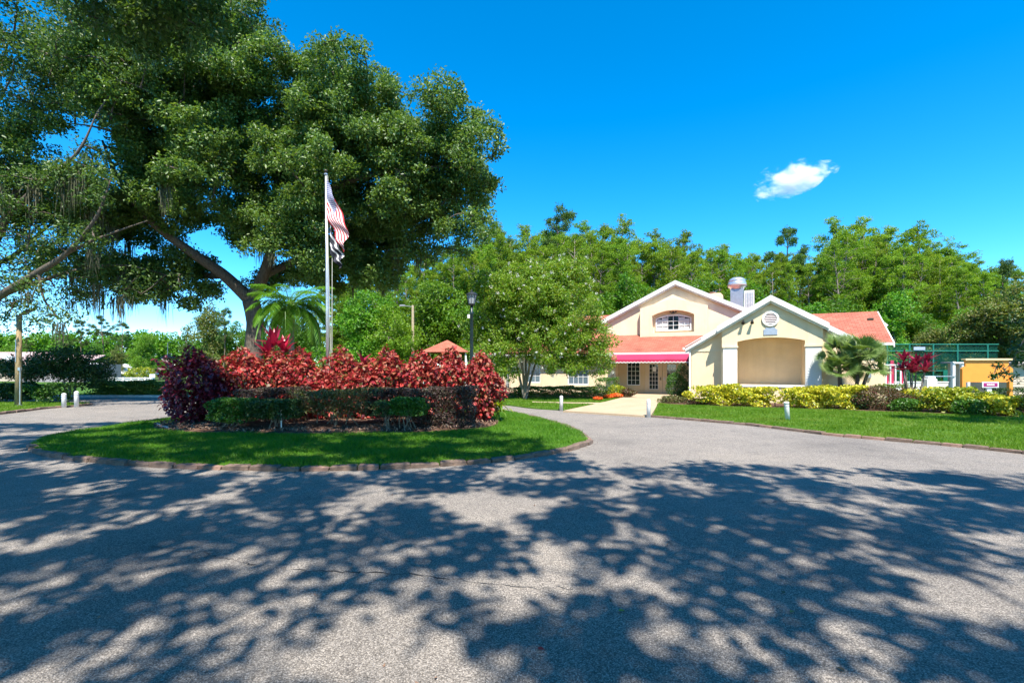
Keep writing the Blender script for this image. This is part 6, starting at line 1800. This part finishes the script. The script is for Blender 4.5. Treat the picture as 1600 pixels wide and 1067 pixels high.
# ================================================================== CLOUD
def cloud():
    r = np.random.default_rng(3); D = 1800.0
    base = [(1196,300,9),(1206,293,12),(1216,285,15),(1227,278,16),(1240,272,18),(1252,272,15),(1264,272,11),(1276,268,9),(1288,265,8),(1298,262,6),(1234,284,13),(1248,281,12),(1220,293,12),(1270,276,7)]
    V = []; F = []
    for px, py, rr in base:
        c = at(px, py, D+r.uniform(-15,15)); R = rr*D/FPX*2.1
        o = len(V); nu, nv = 14, 9
        for i in range(nv+1):
            th = PI*i/nv
            for j in range(nu):
                a = 2*PI*j/nu; V.append(c+R*np.array([math.sin(th)*math.cos(a)*1.15, math.sin(th)*math.sin(a), math.cos(th)*0.85]))
        for i in range(nv):
            for j in range(nu):
                F.append((o+i*nu+j, o+i*nu+(j+1)%nu, o+(i+1)*nu+(j+1)%nu, o+(i+1)*nu+j))
    me = bpy.data.meshes.new('cloud'); me.from_pydata([tuple(v) for v in V],[],F); me.update()
    o = put('cloud', me, None)
    # one closed skin round all the puffs
    rm = o.modifiers.new('skin','REMESH'); rm.mode='VOXEL'; rm.voxel_size = 5.0
    m, nt, out = newmat('cloud_vapour')
    pv = nt.nodes.new('ShaderNodeVolumePrincipled')
    pv.inputs['Color'].default_value = (1,1,1,1); pv.inputs['Anisotropy'].default_value = -0.15
    co = geopos(nt)
    mp = nt.nodes.new('ShaderNodeMapping'); mp.inputs['Rotation'].default_value = (0,0.28,0); mp.inputs['Scale'].default_value = (0.6,1,1.25)
    nt.links.new(co, mp.inputs[0]); n1 = noise(nt, 0.022, 8, 0.68, mp.outputs[0])
    # vapour thins out away from the middle of the cloud
    mq = nt.nodes.new('ShaderNodeMapping'); mq.vector_type = 'TEXTURE'
    mq.inputs['Location'].default_value = tuple(at(1241,281,D)); mq.inputs['Rotation'].default_value = (0,-0.34,0)
    mq.inputs['Scale'].default_value = (66*D/FPX, 50, 21*D/FPX)
    nt.links.new(co, mq.inputs[0])
    ln = nt.nodes.new('ShaderNodeVectorMath'); ln.operation = 'LENGTH'; nt.links.new(mq.outputs[0], ln.inputs[0])
    e1 = nt.nodes.new('ShaderNodeMath'); e1.operation = 'MULTIPLY_ADD'; e1.inputs[1].default_value = -0.62; e1.inputs[2].default_value = 0.50
    nt.links.new(ln.outputs['Value'], e1.inputs[0])
    e2 = nt.nodes.new('ShaderNodeMath'); e2.operation = 'MULTIPLY_ADD'; e2.inputs[1].default_value = 2.6; nt.links.new(n1.outputs[0], e2.inputs[0])
    e0 = nt.nodes.new('ShaderNodeMath'); e0.operation = 'ADD'; e0.inputs[1].default_value = -1.22; nt.links.new(e1.outputs[0], e0.inputs[0])
    nt.links.new(e0.outputs[0], e2.inputs[2])
    mr = nt.nodes.new('ShaderNodeMapRange'); mr.inputs['From Min'].default_value = 0.0; mr.inputs['From Max'].default_value = 0.7; mr.inputs['To Min'].default_value = 0; mr.inputs['To Max'].default_value = 0.075
    nt.links.new(e2.outputs[0], mr.inputs['Value']); nt.links.new(mr.outputs[0], pv.inputs['Density'])
    nt.links.new(pv.outputs[0], out.inputs['Volume'])
    me.materials.append(m)
    tag(o, 'single small white wisp of cloud in the blue sky', 'cloud')
cloud()
